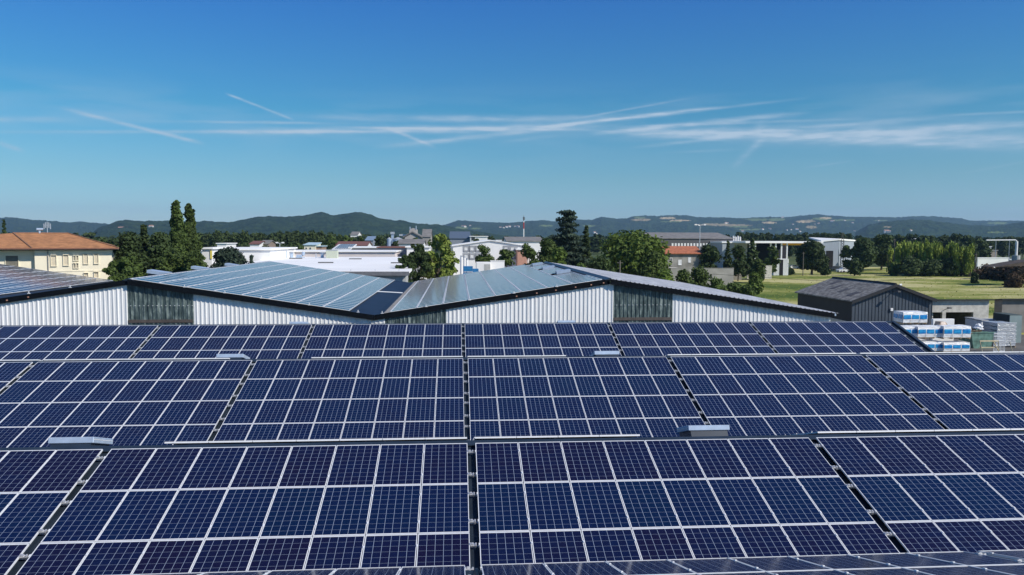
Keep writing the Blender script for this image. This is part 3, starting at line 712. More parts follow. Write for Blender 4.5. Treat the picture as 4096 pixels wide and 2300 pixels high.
# --- beyond the meadow
T('broadleaf_tree', 'dark tree touching the right end of the orange-roofed house', 'tree', 2838, 972, 125, 165, 'round', 'dark')
T('conifer_tree', 'pointed dark conifer in front of the grey hangar', 'tree', 2912, 966, 60, 176, 'cone', 'dark')
T('broadleaf_tree', 'dark bushy tree between the two dark conifers', 'tree', 2955, 975, 90, 172, 'round', 'dark')
T('conifer_tree', 'broad dark conifer before the open canopy', 'tree', 3010, 958, 110, 178, 'cone', 'dark')
T('broadleaf_tree', 'low green bush at the foot of the broad conifer', 'tree', 3030, 1035, 90, 165, 'round', 'mid')
T('broadleaf_tree', 'slim pale tree beside the white container', 'tree', 3088, 978, 75, 195, 'round', 'mid')
T('broadleaf_tree', 'broad dark domed tree standing alone before the canopy building', 'tree', 3250, 960, 165, 205, 'round', 'dark', n=7000)
T('broadleaf_tree', 'small pale tree at the corner of the grey hangar', 'tree', 3385, 978, 50, 240, 'round', 'mid')
T('broadleaf_tree', 'big dark tree left of the bamboo, left one of two', 'tree', 3455, 940, 140, 226, 'round', 'dark', n=6500)
T('broadleaf_tree', 'big dark tree left of the bamboo, right one of two', 'tree', 3530, 934, 130, 234, 'round', 'dark', n=6500)
for i, (px, py, w) in enumerate([(3610, 968, 130), (3672, 960, 125), (3735, 963, 120), (3795, 970, 125), (3850, 974, 115)]):
    T('bamboo_clump', 'bright green plumed bamboo clump, %s of five from the left' % ('first', 'second', 'third', 'fourth', 'fifth')[i], 'bamboo', px, py, w, 208 - i * 3, 'plume', 'bam', group='bamboo grove at the meadow edge', n=4200, leaf=.75)
for i, (px, py, w) in enumerate([(3420, 1030, 80), (3580, 1045, 70), (3300, 1055, 60), (3155, 1068, 50), (3640, 1062, 50)]):
    T('bush', ['dark bush in the gap between hangar and dark trees', 'scruffy bush at the left foot of the bamboo', 'low bush right of the domed tree', 'low bush beside the white container', 'small bush in front of the bamboo'][i], 'bush', px, py, w, 200, 'round', 'dark' if i != 1 else 'mid', z0=.1)
for i, (px, py, w, D) in enumerate([(3950, 1050, 150, 182), (4025, 1045, 160, 178), (4100, 1043, 170, 172), (3900, 1090, 40, 165), (4060, 1085, 110, 150)]):
    T('scrub', ['brownish scrub mound right of the thin pole', 'brownish scrub mound, middle of the right-hand bank', 'brownish scrub mound under the dark slanting shelter', 'small dark shrub alone in the meadow', 'low scrub at the right edge of the meadow'][i], 'bush', px, py, w, D, 'round', 'brown' if i != 3 else 'dark', z0=-.8)
for i, (px, w) in enumerate([(3640, 130), (3720, 150), (3800, 140), (3870, 100)]):  # dark bushes added to stand in for shade in the lower bamboo
    T('bush', ['added dark bush for the shade under the bamboo, leftmost clump', 'added dark bush for the shade under the bamboo, wide second clump', 'added dark bush for the shade under the bamboo, third clump', 'added dark bush for the shade at the right foot of the bamboo'][i], 'bush', px, 1024 + 5 * (i % 2), w, 196, 'round', 'dark', group='undergrowth before the bamboo', z0=.1)
# --- middle-distance belts: individual trees sharing a few meshes
def belt(spec, label, group, kinds, lo, hi, seed):
    r = random.Random(seed); protos = {}
    for (x0, x1, top, D, w, mt) in spec:
        x = x0
        while x < x1:
            ww = w * (.8 + .5 * r.random()); tp = top + r.uniform(-4, 9) * (300 / D); dd = D * (1 + r.uniform(-.06, .06))
            p = at(x, tp, dd); H = p.z; W = ww * dd / F_PX * 1.7
            key = (mt, r.randrange(3))
            if key not in protos:
                me, B = crown('round', seed + hash(key[1]) % 97, 8.0, 10.0, .62, 2200, LM[mt], .6)
                t = MB(); t.tube([(0, 0, 0), (0, 0, 6)], .25, .1, 6); protos[key] = (me, t.mesh('trunk', BARK))
            root = thing('broadleaf_tree', label, 'tree', (p.x, dd, 0), (0, 0, r.random() * 6.28), group)
            c = link('crown', protos[key][0], root); c.scale = (W / 8, W / 8, H / 10)
            k = link('trunk', protos[key][1], root); k.scale = (W / 8, W / 8, H / 10)
            x += ww * .72
belt([(800, 1060, 921, 300, 44, 'far'), (1050, 1330, 922, 310, 44, 'far'), (1320, 1385, 934, 290, 44, 'mid')], 'dark green tree in the long belt behind the white factories', 'tree belt behind the white factories', None, 0, 0, 5)
belt([(330, 470, 945, 240, 50, 'far')], 'green tree in the group behind the tiled roof', 'trees behind the tiled roof', None, 0, 0, 6)
belt([(1060, 1150, 965, 230, 46, 'dark')], 'dark tree near the small cream house', 'trees around the small cream house', None, 0, 0, 9)
belt([(1175, 1200, 944, 210, 75, 'dark'), (1240, 1330, 966, 260, 40, 'dark')], 'rounded dark tree in front of the long belt', 'trees in front of the long belt', None, 0, 0, 8)
T('broadleaf_tree', 'dark round tree left of the silo buildings', 'tree', 1518, 942, 62, 240, 'round', 'dark')
T('broadleaf_tree', 'small round tree, left one in the gap right of the belt', 'tree', 1403, 950, 32, 270, 'round', 'mid')
T('broadleaf_tree', 'small round tree, right one in the gap right of the belt', 'tree', 1440, 944, 36, 270, 'round', 'mid')
T('broadleaf_tree', 'small round tree hiding the foot of the silo house', 'tree', 1662, 947, 58, 235, 'round', 'dark')
T('broadleaf_tree', 'low tree between the hoppers and the silo house', 'tree', 1585, 962, 70, 225, 'round', 'dark')
T('broadleaf_tree', 'small tree before the white cube building', 'tree', 1905, 949, 36, 245, 'round', 'dark')
T('broadleaf_tree', 'small tree right of the white cube building', 'tree', 1970, 944, 46, 270, 'round', 'dark')
belt([(2960, 3420, 928, 420, 36, 'far')], 'green tree beyond the hangar roofs', 'trees beyond the hangar roofs', None, 0, 0, 15)
belt([(3560, 3900, 932, 330, 52, 'far'), (3890, 3940, 948, 280, 50, 'dark')], 'dark green tree standing behind the bamboo', 'trees behind the bamboo', None, 0, 0, 17)
belt([(3960, 4110, 944, 400, 36, 'far')], 'dark tree behind the white pipe at right', 'trees behind the white pipe', None, 0, 0, 19)

# distant woods on the plain: too many to count
def wood(label, px0, px1, D0, D1, n, seed, hm=(9, 14)):
    r = np.random.RandomState(seed); me0, B = crown('round', 3, 7.5, 10, 1.5, 260, LM['far'], .5)
    v0 = np.array([v.co[:] for v in me0.vertices]); f0 = [tuple(p.vertices) for p in me0.polygons]
    V = []; Fc = []
    for i in range(n):
        D = D0 + (D1 - D0) * r.rand(); px = px0 + (px1 - px0) * r.rand(); p = at(px, 950, D); s = r.uniform(*hm) / 10; w = s * r.uniform(.9, 1.6)
        a = r.rand() * 6.28; ca, sa = math.cos(a), math.sin(a); q = v0.copy()
        x = (q[:, 0] * ca - q[:, 1] * sa) * w + p.x; y = (q[:, 0] * sa + q[:, 1] * ca) * w + D; b0 = len(V)
        V += list(zip(x, y, q[:, 2] * s)); Fc += [tuple(k + b0 for k in f) for f in f0]
    me = bpy.data.meshes.new('wood'); me.from_pydata(V, [], Fc); me.materials.append(LM['far']); o = link('wood', me); o['kind'] = 'stuff'; o['label'] = label
wood('distant woodland on the plain at left', -200, 1500, 420, 900, 210, 1)
wood('distant woodland on the plain at right', 2300, 4300, 480, 1100, 330, 2)
wood('distant woodland on the plain in the middle', 1400, 2400, 480, 1000, 110, 4)

# ================================================================== hills and haze
def hill_mat():
    mt = bpy.data.materials.new('wooded_hillside'); mt.use_nodes = True; t = mt.node_tree; b = t.nodes['Principled BSDF']; Lk = t.links
    co = t.nodes.new('ShaderNodeTexCoord')
    n = t.nodes.new('ShaderNodeTexNoise'); n.inputs['Scale'].default_value = .02; n.inputs['Detail'].default_value = 8; n.inputs['Roughness'].default_value = .7; Lk.new(co.outputs['Object'], n.inputs['Vector'])
    r = t.nodes.new('ShaderNodeValToRGB'); e = r.color_ramp.elements; e[0].position = .38; e[0].color = (.010, .024, .012, 1); e[1].position = .64; e[1].color = (.036, .060, .022, 1)
    Lk.new(n.outputs['Fac'], r.inputs[0])
    at_ = t.nodes.new('ShaderNodeAttribute'); at_.attribute_name = 'land'
    mx = t.nodes.new('ShaderNodeMix'); mx.data_type = 'RGBA'; Lk.new(at_.outputs['Alpha'], mx.inputs[0]); Lk.new(r.outputs[0], mx.inputs[6]); Lk.new(at_.outputs['Color'], mx.inputs[7])
    Lk.new(mx.outputs[2], b.inputs['Base Color']); b.inputs['Roughness'].default_value = 1; b.inputs['Specular IOR Level'].default_value = 0
    v = t.nodes.new('ShaderNodeTexVoronoi'); v.inputs['Scale'].default_value = .075; Lk.new(co.outputs['Object'], v.inputs['Vector'])
    bp = t.nodes.new('ShaderNodeBump'); bp.inputs['Distance'].default_value = 5; bp.inputs['Strength'].default_value = .8; bp.invert = True; Lk.new(v.outputs['Distance'], bp.inputs['Height']); Lk.new(bp.outputs[0], b.inputs['Normal'])
    return mt
HILL = hill_mat()
def prof(parts):
    out = []
    for ox, lst in parts: out += [(ox + x / 2.5156, 780 + y / 2.5156) for x, y in lst]
    return out
def hill(name, pts, D, depth, rough, seed, patches=(), ny=46, step=3.0, crest=5.0):
    pts = sorted(pts); X = np.array([p[0] for p in pts]); Y = np.array([p[1] for p in pts])
    xs_ = np.arange(X[0], X[-1], step); ys_ = np.interp(xs_, X, Y); nx = len(xs_)
    V = []; C = []
    for j in range(ny + 1):
        t = j / ny
        for i in range(nx):
            p = at(xs_[i], ys_[i], D); Hh = max(1.0, p.z)
            if t <= .8:
                s = t / .8; y = D - depth * (1 - s); z = Hh * (math.sin(s * math.pi / 2) ** 1.25)
                z *= 1 + .22 * (1 - s) * noise.fractal(Vector((p.x * .0016, y * .0016, seed)), 1, 2, 3)
            else:
                s = (t - .8) / .2; y = D + depth * .5 * s; z = Hh * (1 - .9 * s)
            z += crest * noise.fractal(Vector((p.x * .022, y * .012, seed + 5)), .8, 2, 3) * (1 if t <= .8 else .3) * min(1, t * 6)
            if t == 0: z = -3
            x = p.x * (y / D)
            V.append((x, y, z))
            col_ = (0, 0, 0, 0)
            # image position, used only to lay out which land is cleared for fields on the hillside
            if patches and t <= .8 and z > 0:
                d = Vector((x, y, z - CAM_H)); u = d.dot(ax) / d.dot(fwd) * F_PX + 2048; w = -d.dot(ay) / d.dot(fwd) * F_PX + 1150
                for (a, b_, c, e, cc) in patches:
                    q = ((u - (a + b_) / 2) / ((b_ - a) / 2)) ** 2 + ((w - (c + e) / 2 - .05 * (u - a)*0) / ((e - c) / 2)) ** 2
                    if q < 1 + .5 * noise.noise(Vector((u * .05, w * .3, 1))): col_ = (*cc, 1)
            C.append(col_)
    Fc = [(j * nx + i, j * nx + i + 1, (j + 1) * nx + i + 1, (j + 1) * nx + i) for j in range(ny) for i in range(nx - 1)]
    me = bpy.data.meshes.new(name); me.from_pydata(V, [], Fc); me.materials.append(HILL)
    ca = me.color_attributes.new('land', 'FLOAT_COLOR', 'POINT'); ca.data.foreach_set('color', np.array(C).ravel()); me.polygons.foreach_set('use_smooth', [True] * len(me.polygons))
    return struct(link(name, me))
TAN, GRN, BRN = (.46, .36, .20), (.13, .17, .06), (.27, .22, .12)
# far left range
hill('hills', prof([(0, [(-400, 245), (-150, 232), (0, 235), (60, 228), (180, 235), (330, 258), (450, 262), (560, 270), (700, 282), (800, 270), (900, 280), (1000, 285), (1150, 305), (1500, 330), (1800, 360)])]), 5200, 1500, 1, 1, crest=7)
# wooded near ridge on the left and centre
hill('hills', prof([(0, [(800, 440), (930, 385), (1000, 335), (1060, 312), (1130, 288), (1200, 265), (1260, 255), (1330, 262), (1450, 270), (1500, 262), (1560, 262), (1690, 268), (1960, 275), (2080, 265), (2200, 275), (2300, 278), (2420, 258), (2500, 240), (2576, 225)]),
                    (1024, [(60, 225), (150, 222), (300, 225), (480, 215), (570, 195), (660, 182), (720, 192), (780, 210), (850, 205), (920, 190), (970, 183), (1060, 185), (1150, 205), (1250, 240), (1330, 255), (1450, 262), (1550, 280), (1650, 295), (1800, 300), (1880, 312), (2000, 335), (2300, 380), (2576, 420)])]), 3000, 900, 1, 2)
# centre and right range with cleared fields
RP = prof([(1024, [(1600, 380), (1800, 335), (1880, 312), (1950, 290), (2020, 262), (2100, 265), (2250, 278), (2400, 282), (2560, 285)]),
           (2048, [(60, 278), (180, 265), (330, 258), (420, 272), (480, 265), (680, 252), (800, 258), (850, 240), (900, 225), (960, 232), (1050, 245), (1160, 238), (1230, 218), (1350, 215), (1480, 220), (1640, 210), (1760, 213), (1850, 230), (2100, 235), (2300, 242), (2450, 235), (2560, 230)]),
           (3072, [(30, 228), (200, 228), (320, 215), (520, 200), (600, 210), (800, 225), (1100, 228), (1300, 232), (1480, 222), (1700, 225), (1850, 238), (1950, 245), (2030, 265), (2150, 268), (2300, 265), (2576, 268), (3000, 272)])])
def z3(a, b, c, d, col_): return (2048 + a / 2.5156, 2048 + b / 2.5156, 780 + c / 2.5156, 780 + d / 2.5156, col_)
def z4(a, b, c, d, col_): return (3072 + a / 2.5156, 3072 + b / 2.5156, 780 + c / 2.5156, 780 + d / 2.5156, col_)
def z2(a, b, c, d, col_): return (1024 + a / 2.5156, 1024 + b / 2.5156, 780 + c / 2.5156, 780 + d / 2.5156, col_)
PT = [z3(1200, 1400, 236, 262, BRN), z3(1230, 1350, 218, 236, GRN), z3(1480, 1650, 220, 244, TAN), z3(1580, 1790, 248, 266, TAN), z3(1870, 2200, 284, 306, BRN), z3(2000, 2420, 292, 316, BRN), z3(2180, 2420, 312, 330, GRN), z3(2350, 2576, 232, 262, GRN),
      z3(1500, 1700, 262, 276, GRN), z4(0, 180, 232, 262, GRN), z4(-60, 90, 266, 290, TAN), z4(280, 480, 250, 280, BRN), z4(300, 420, 262, 280, TAN), z4(440, 640, 226, 254, GRN), z4(520, 640, 222, 240, TAN), z4(600, 900, 244, 262, GRN), z4(380, 500, 306, 340, BRN), z4(1140, 1260, 312, 330, BRN),
      z4(1060, 1200, 250, 264, GRN), z4(2200, 2420, 270, 296, GRN), z3(2250, 2560, 338, 356, GRN), z2(1980, 2140, 318, 346, GRN), z2(2150, 2280, 328, 346, GRN), z3(250, 420, 300, 318, GRN), z3(700, 850, 300, 320, GRN)]
hill('hills', RP, 5600, 2000, 1, 3, PT, ny=90, crest=6)
# darker foothill at the right
hill('hills', prof([(3072, [(880, 380), (1000, 312), (1100, 290), (1200, 272), (1350, 262), (1500, 255), (1650, 265), (1800, 280), (1900, 300), (2100, 312), (2250, 318), (2400, 300), (2576, 275), (3000, 262)])]), 3300, 1000, 1, 4, [z4(2200, 2400, 366, 386, GRN), z4(1160, 1240, 312, 330, BRN)])

hz = MB(); hz.box(-9400, 9400, -550, 8600, -1.0, 330)
HZM = bpy.data.materials.new('haze_air'); HZM.use_nodes = True; t_ = HZM.node_tree
for n_ in list(t_.nodes):
    if n_.type == 'BSDF_PRINCIPLED': t_.nodes.remove(n_)
pv = t_.nodes.new('ShaderNodeVolumePrincipled'); pv.inputs['Color'].default_value = (.44, .70, 1.0, 1); pv.inputs['Density'].default_value = 0.000085; pv.inputs['Anisotropy'].default_value = .1
t_.links.new(pv.outputs[0], t_.nodes['Material Output'].inputs['Volume'])
ho = hz.build('haze', HZM); ho['kind'] = 'stuff'; ho['label'] = 'thin bluish summer haze'

# scattered houses on the hillsides
HW = M('white_house_render', (.62, .60, .55), .8, 0, .05, .5); HRF = M('clay_house_roof', (.42, .24, .17), .85, 0, .1, .5)
hme = MB(); hme.box(-6, 6, -4, 4, 0, 6); hb_ = hme.mesh('wall', HW)
hme = MB(); hme.prism([(-6.4, -4.6, 6), (-6.4, 4.6, 6), (-6.4, 0, 8.4)], (12.8, 0, 0)); hr_ = hme.mesh('roof', HRF)
HOUSES = [(3072 + x / 2.5156, 780 + y / 2.5156) for x, y in [(640, 268), (660, 262), (770, 260), (850, 284), (470, 296), (510, 290), (190, 356), (230, 352), (290, 350), (320, 372), (20, 345), (1190, 376), (1215, 374), (1435, 362), (145, 232), (250, 298), (870, 366), (1110, 262)]] + \
         [(2048 + x / 2.5156, 780 + y / 2.5156) for x, y in [(2150, 287), (2170, 285), (2520, 350), (2320, 368), (30, 320), (60, 322), (830, 382), (850, 392)]] + \
         [(1024 + x / 2.5156, 780 + y / 2.5156) for x, y in [(2080, 318), (2100, 324), (2155, 312), (2460, 330), (2490, 332), (2520, 326), (2550, 322)]]
dep = bpy.context.evaluated_depsgraph_get(); hl = [o for o in col.objects if o.name.startswith('hills')]
bpy.context.view_layer.update()
from mathutils.bvhtree import BVHTree
bvhs = [BVHTree.FromPolygons([v.co for v in o.data.vertices], [tuple(p.vertices) for p in o.data.polygons]) for o in hl]
for px, py in HOUSES:
    d = raydir(px, py).normalized(); best = None
    for b_ in bvhs:
        h = b_.ray_cast(Vector((0, 0, CAM_H)), d)
        if h[0] is not None and (best is None or h[3] < best[1]): best = (h[0], h[3])
    if best is None: continue
    r_ = thing('house', 'tiny pale house on the wooded hillside', 'house', best[0] - Vector((0, 0, 2)), (0, 0, rnd.uniform(-.6, .6)), 'scattered houses on the far hills')
    s_ = rnd.uniform(.8, 1.4); r_.scale = (s_, s_, s_)
    link('wall', hb_, r_); link('roof', hr_, r_)
for k_, (px, py, w) in enumerate([(493, 912, 34), (605, 905, 14)]):
    p = at(px, py, 2500); q = MB(); 
    r_ = thing('house', ['long white building on the hill left of the poplars', 'small white building on the hill beside the poplars'][k_], 'house', (p.x, 2500, p.z - 4))
    s_ = w * 2500 / F_PX / 2
    q.box(-s_, s_, -6, 6, -30, 5); q.build('wall', HW, r_); q = MB(); q.prism([(-s_ - .5, -7, 5), (-s_ - .5, 7, 5), (-s_ - .5, 0, 8)], (2 * s_ + 1, 0, 0)); q.build('roof', HRF, r_)

# ================================================================== buildings beyond the hall
WHT = M('white_painted_wall', (.80, .79, .77), .7, 0, .05, .4)
WHR = M('white_roof_membrane', (.86, .85, .83), .7, 0, .05, .15, stretch=(.4, 1, 1))
CREAM = M('cream_render', (.80, .73, .56), .85, 0, .05, .5)
GREYW = M('grey_metal_wall', (.24, .27, .31), .6, 0, .08, .8, stretch=(4, 1, .3))
GREYR = M('grey_fibre_roof', (.19, .18, .17), .9, 0, .18, .6)
CONCR = M('weathered_concrete', (.34, .32, .29), .95, 0, .14, .5)
TILE = None
def tile_mat(name, c):
    mt = M(name, c, .85, 0, .2, 1.6, bump=0)
    t = mt.node_tree; co = t.nodes.new('ShaderNodeTexCoord'); w = t.nodes.new('ShaderNodeTexWave'); w.inputs['Scale'].default_value = 2.6; w.bands_direction = 'X'; w.inputs['Distortion'].default_value = .6
    t.links.new(co.outputs['Object'], w.inputs['Vector']); w2 = t.nodes.new('ShaderNodeTexWave'); w2.bands_direction = 'Z'; w2.inputs['Scale'].default_value = 4.2; w2.inputs['Distortion'].default_value = .8; t.links.new(co.outputs['Object'], w2.inputs['Vector'])
    ad = t.nodes.new('ShaderNodeMath'); ad.operation = 'ADD'; t.links.new(w.outputs['Fac'], ad.inputs[0]); t.links.new(w2.outputs['Fac'], ad.inputs[1])
    bp = t.nodes.new('ShaderNodeBump'); bp.inputs['Distance'].default_value = .035; t.links.new(ad.outputs[0], bp.inputs['Height']); t.links.new(bp.outputs[0], t.nodes['Principled BSDF'].inputs['Normal']); return mt
TILE = tile_mat('terracotta_tiles', (.44, .20, .085)); ORANGE = tile_mat('orange_tiles', (.48, .16, .075)); REDR = M('red_brown_roof', (.17, .075, .06), .85)
GLASS = M('window_glass', (.03, .04, .05), .1, 0, .1, 1, spec=.8)
SHUT = M('tan_closed_shutter', (.58, .51, .38), .8, 0, .08, 1); SHW = M('white_shutter', (.7, .7, .68), .7)
def window(root, px0, px1, py0, py1, D, pane=GLASS, frame=WHT, deep=.12, fr=None, face=0.0):
    a = at(px0, py1, D); b = at(px1, py0, D); w, h = b.x - a.x, b.z - a.z; t = fr or min(w, h) * .10
    o = Vector((a.x, D - face, a.z)) - root.location
    q = MB(); q.box(-t, 0, -.05, .03, -t, h + t); q.box(w, w + t, -.05, .03, -t, h + t); q.box(0, w, -.05, .03, h, h + t); q.box(-t * .5, w + t * .5, -.12, .0295, -t, 0)
    f = q.build('window', frame, root, o)
    q = MB(); q.box(0, w, -.02, .028, 0, h); q.build('pane', pane, f)
    return f
def block(name, label, cat, px0, px1, pyt, D, depth, wall, roofm, kind='flat', rise=0.0, oh=.3, zb=0.0, rt_=.25, group=None, px_apex=None):
    a = at(px0, pyt, D); b = at(px1, pyt, D); z = (a.z + b.z) / 2; w = b.x - a.x
    r = thing(name, label, cat, (a.x, D, zb), (0, 0, 0), group); h = z - zb - (rt_ if kind == 'flat' else 0)
    q = MB(); q.box(0, w, 0, depth, .0, h); q.build('wall', wall, r)
    q = MB()
    if kind == 'flat': q.box(-oh, w + oh, -oh, depth + oh, h + .003, h + rt_)
    elif kind == 'gable_front':      # ridge runs away from the camera
        m_ = w * .5 if px_apex is None else at(px_apex, pyt, D).x - a.x
        g_ = MB(); g_.prism([(0, .003, h + .003), (w, .003, h + .003), (m_, .003, h + rise)], (0, depth - .006, 0)); g_.build('gable', wall, r)
        q.prism([(-oh, -oh, h - oh * rise / m_ + .02), (m_, -oh, h + rise + .02), (m_, -oh, h + rise + .2), (-oh, -oh, h - oh * rise / m_ + .2)], (0, depth + 2 * oh, 0))
        q.prism([(m_, -oh, h + rise + .02), (w + oh, -oh, h - oh * rise / m_ + .02), (w + oh, -oh, h - oh * rise / m_ + .2), (m_, -oh, h + rise + .2)], (0, depth + 2 * oh, 0))
    elif kind == 'gable_side':       # ridge parallel to the picture
        g_ = MB(); g_.prism([(.003, 0, h + .003), (.003, depth, h + .003), (.003, depth / 2, h + rise)], (w - .006, 0, 0)); g_.build('gable', wall, r)
        q.prism([(-oh, -oh, h - oh * 2 * rise / depth + .02), (-oh, depth / 2, h + rise + .02), (-oh, depth / 2, h + rise + .2), (-oh, -oh, h - oh * 2 * rise / depth + .2)], (w + 2 * oh, 0, 0))
        q.prism([(-oh, depth / 2, h + rise + .02), (-oh, depth + oh, h - oh * 2 * rise / depth + .02), (-oh, depth + oh, h - oh * 2 * rise / depth + .2), (-oh, depth / 2, h + rise + .2)], (w + 2 * oh, 0, 0))
    elif kind == 'mono':             # roof rises away from the camera
        q.prism([(-oh, -oh, h + .01), (-oh, depth, h + rise + .01), (-oh, depth, h + rise + .2), (-oh, -oh, h + .2)], (w + 2 * oh, 0, 0))
        g_ = MB(); g_.prism([(.003, .003, h + .003), (.003, depth - .1, h + .003), (.003, depth - .1, h + rise * .98)], (w - .006, 0, 0)); g_.build('gable', wall, r)
    ro = q.build('roof', roofm, r)
    return r, w, h

# --- cream building with hipped tile roof (far left), turned about 22 degrees to the halls
C_ = at(446, 988, 100.0); PH = R(22.0); ex = Vector((math.cos(PH), math.sin(PH), 0)); ey = Vector((-math.sin(PH), math.cos(PH), 0))
def plan(px, py, v, org):
    """local u and height of what the photo shows at a pixel, on the local line v"""
    d = raydir(px, py); k = d.x / d.y; o = org + ey * v
    u = (k * o.y - o.x) / (ex.x - k * ex.y); P = o + ex * u
    return u, CAM_H + d.z / d.y * P.y
C_.z = 0
uL, zL = plan(137, 992, 0, C_); org = C_ + ex * uL; W_ = -uL
r = thing('office_building', 'cream two-storey building with a terracotta hipped roof at the far left', 'building', org, (0, 0, PH))
zE = plan(300, 990, 0, org)[1]
q = MB(); q.box(0, W_, 0, 11, 0, zE - .35); q.build('wall', CREAM, r)
q = MB(); q.box(-22, -.01, .7, 11, 0, zE - .352); q.build('wall', CREAM, r)
r0, zr0 = plan(52, 931, 5.5, org); r1, zr1 = plan(274, 935, 5.5, org); zR = (zr0 + zr1) / 2
oh = .75; e0 = zE - .05
F0, F1, B0_, B1_ = (-23, -oh, e0), (W_ + oh, -oh, e0), (-23, 11.8, e0), (W_ + oh, 11.8, e0)
A0, A1 = (r0, 5.5, zR), (r1, 5.5, zR); L0 = (-20, 5.5, zR - 1.2); Vv = (-.2, -oh, e0)
q = MB(); q.poly([Vv, F1, A1, A0]); q.poly([F0, Vv, A0, L0]); q.poly([F1, B1_, A1]); q.poly([B1_, B0_, L0, A0, A1]); q.poly([F0, L0, B0_])
q.build('roof', TILE, r)
q = MB(); q.box(-23, W_ + oh, -oh, 11.8, e0 - .2, e0 - .01); q.build('eaves', M('eaves_boards', (.40, .37, .30), .8), r)
q = MB(); q.box(-23, W_ + oh + .1, -oh - .12, -oh - .003, e0 - .14, e0 + .02); q.build('gutter', M('brown_gutter', (.22, .10, .06), .5), r)
q = MB(); q.tube([(Vv[0], Vv[1], e0 + .04), (A0[0], 5.5, zR + .05)], .10); q.tube([(A0[0], 5.5, zR + .03), (A1[0], 5.5, zR + .03)], .08); q.tube([(A1[0], 5.5, zR + .04), (F1[0], F1[1], e0 + .05)], .06); q.build('ridge_tiles', M('dark_ridge_tiles', (.24, .13, .08), .9), r)
z_ = lambda x: x / 2.5156
def shade_lintel_window(x0, x1, y0, y1, v, pane):
    u0, zt_ = plan(z_(x0), 780 + z_(y0), v, org); u1, zb2 = plan(z_(x1), 780 + z_(y1), v, org)
    q = MB(); w = u1 - u0; h = zt_ - zb2; q.box(-.06, w + .06, -.16, -.003, -.08, 0); q.box(-.04, w + .04, -.22, -.003, h, h + .07); q.box(-.05, 0, -.14, -.003, .001, h); q.box(w, w + .05, -.14, -.003, .001, h)  # projecting head box added to throw the shade of a recess
    f = q.build('window', CREAM, r, (u0, v, zb2)); q = MB(); q.box(0, w, -.02, -.004, 0.001, h - .001); q.build('shutter' if pane is SHUT else 'pane', pane, f)
for (x0, x1, y0, y1) in [(512, 568, 606, 712), (637, 690, 602, 706), (840, 886, 592, 690), (946, 990, 590, 688), (740, 757, 610, 658), (772, 789, 610, 658), (740, 757, 687, 733), (772, 789, 687, 733), (948, 990, 775, 830), (846, 888, 785, 830)]:
    shade_lintel_window(x0, x1, y0, y1, 0, SHUT if x1 - x0 > 30 else M('dark_tan_pane', (.34, .30, .23), .5))  # small panes take a darker tan than the shutters
shade_lintel_window(56, 186, 612, 720, .7, M('grey_roller_shutter', (.16, .15, .12), .7))
ud = plan(191, 1000, 0, org)[0]
q = MB(); q.tube([(ud, -.1, zE - .4), (ud, -.1, .1)], .06); q.build('downpipe', M('grey_pipe', (.3, .29, .27), .6), r)
q = MB(); zs_ = plan(300, 1083, 0, org)[1]; q.box(0, W_, -.05, -.003, zs_ - .08, zs_ + .08); q.build('string_course', CREAM, r)
uc = plan(158, 925, 5.5, org)[0]
q = MB(); q.tube([(uc, 5.5, zR), (uc, 5.5, zR + .3)], .12); q.tube([(uc - .3, 5.5, zR + .5), (uc + .4, 5.5, zR + .5)], .16, n=12); q.build('chimney_cowl', GALV, r)
an = at(188, 887, 130); r = thing('antenna_mast', 'thin rooftop antenna mast above the tiled roof', 'antenna', (an.x, 130, 0))
q = MB(); q.tube([(0, 0, 0), (0, 0, an.z)], .06); q.build('mast', ALU, r); q = MB()
for dx, dz in ((-.5, -.3), (.5, -.3), (-.25, -.1), (.25, -.1)): q.box(dx - .06, dx + .06, -.06, .06, an.z + dz - .9, an.z + dz)
q.box(-.5, .5, -.03, .03, an.z - .7, an.z - .62); q.build('antenna', ALU, r)

# --- white factory with the huge bright roof
a = at(800, 1084, 97); b = at(1622, 1084, 97); rz0 = a.z; rz1 = at(1200, 1027, 142).z
r = thing('factory', 'white factory with a huge low bright roof behind the hall', 'factory', (a.x, 97, 0))
Wf = b.x - a.x
q = MB(); q.box(0, Wf, 0, 45, 0, rz0 - .5); q.build('wall', M('pale_ribbed_wall', (.42, .43, .42), .6, 0, .1, 1.5, stretch=(6, 1, .2)), r)
q = MB(); q.prism([(-.5, -.6, rz0 - .28), (-.5, 45, rz1 - .28), (-.5, 45, rz1), (-.5, -.6, rz0)], (Wf + 1, 0, 0)); q.build('roof', WHR, r)
q = MB(); q.box(-.5, Wf + .5, -.75, -.61, rz0 - .55, rz0 - .05); q.build('eaves_fascia', M('grey_fascia', (.16, .16, .17), .6), r)
RS = (rz1 - rz0) / 45.6
q = MB()
for (x0, x1, py) in [(1272, 1333, 1052), (1396, 1446, 1037), (1563, 1620, 1053), (1157, 1208, 1035)]:
    yy = None
    for k in range(1, 440):
        y = k * .1; p = at(x0, py, 97 + y)
        if p.z <= rz0 + (y + .6) * RS + .02: yy = y; break
    if yy is None: yy = 20
    q.box(at(x0, py, 97 + yy).x - a.x, at(x1, py, 97 + yy).x - a.x, yy, yy + .25, rz0 + (yy + .6) * RS + .02, rz0 + (yy + .6) * RS + .18)
q.build('roof_pipe', M('dark_roof_pipe', (.12, .12, .12), .7), r)
q = MB()
for x in range(0, int(Wf), 3): q.tube([(x + .5, -.3, rz0 - .02), (x + .5, -.3, rz0 + .22)], .04, n=5)
q.build('eaves_posts', ALU, r)
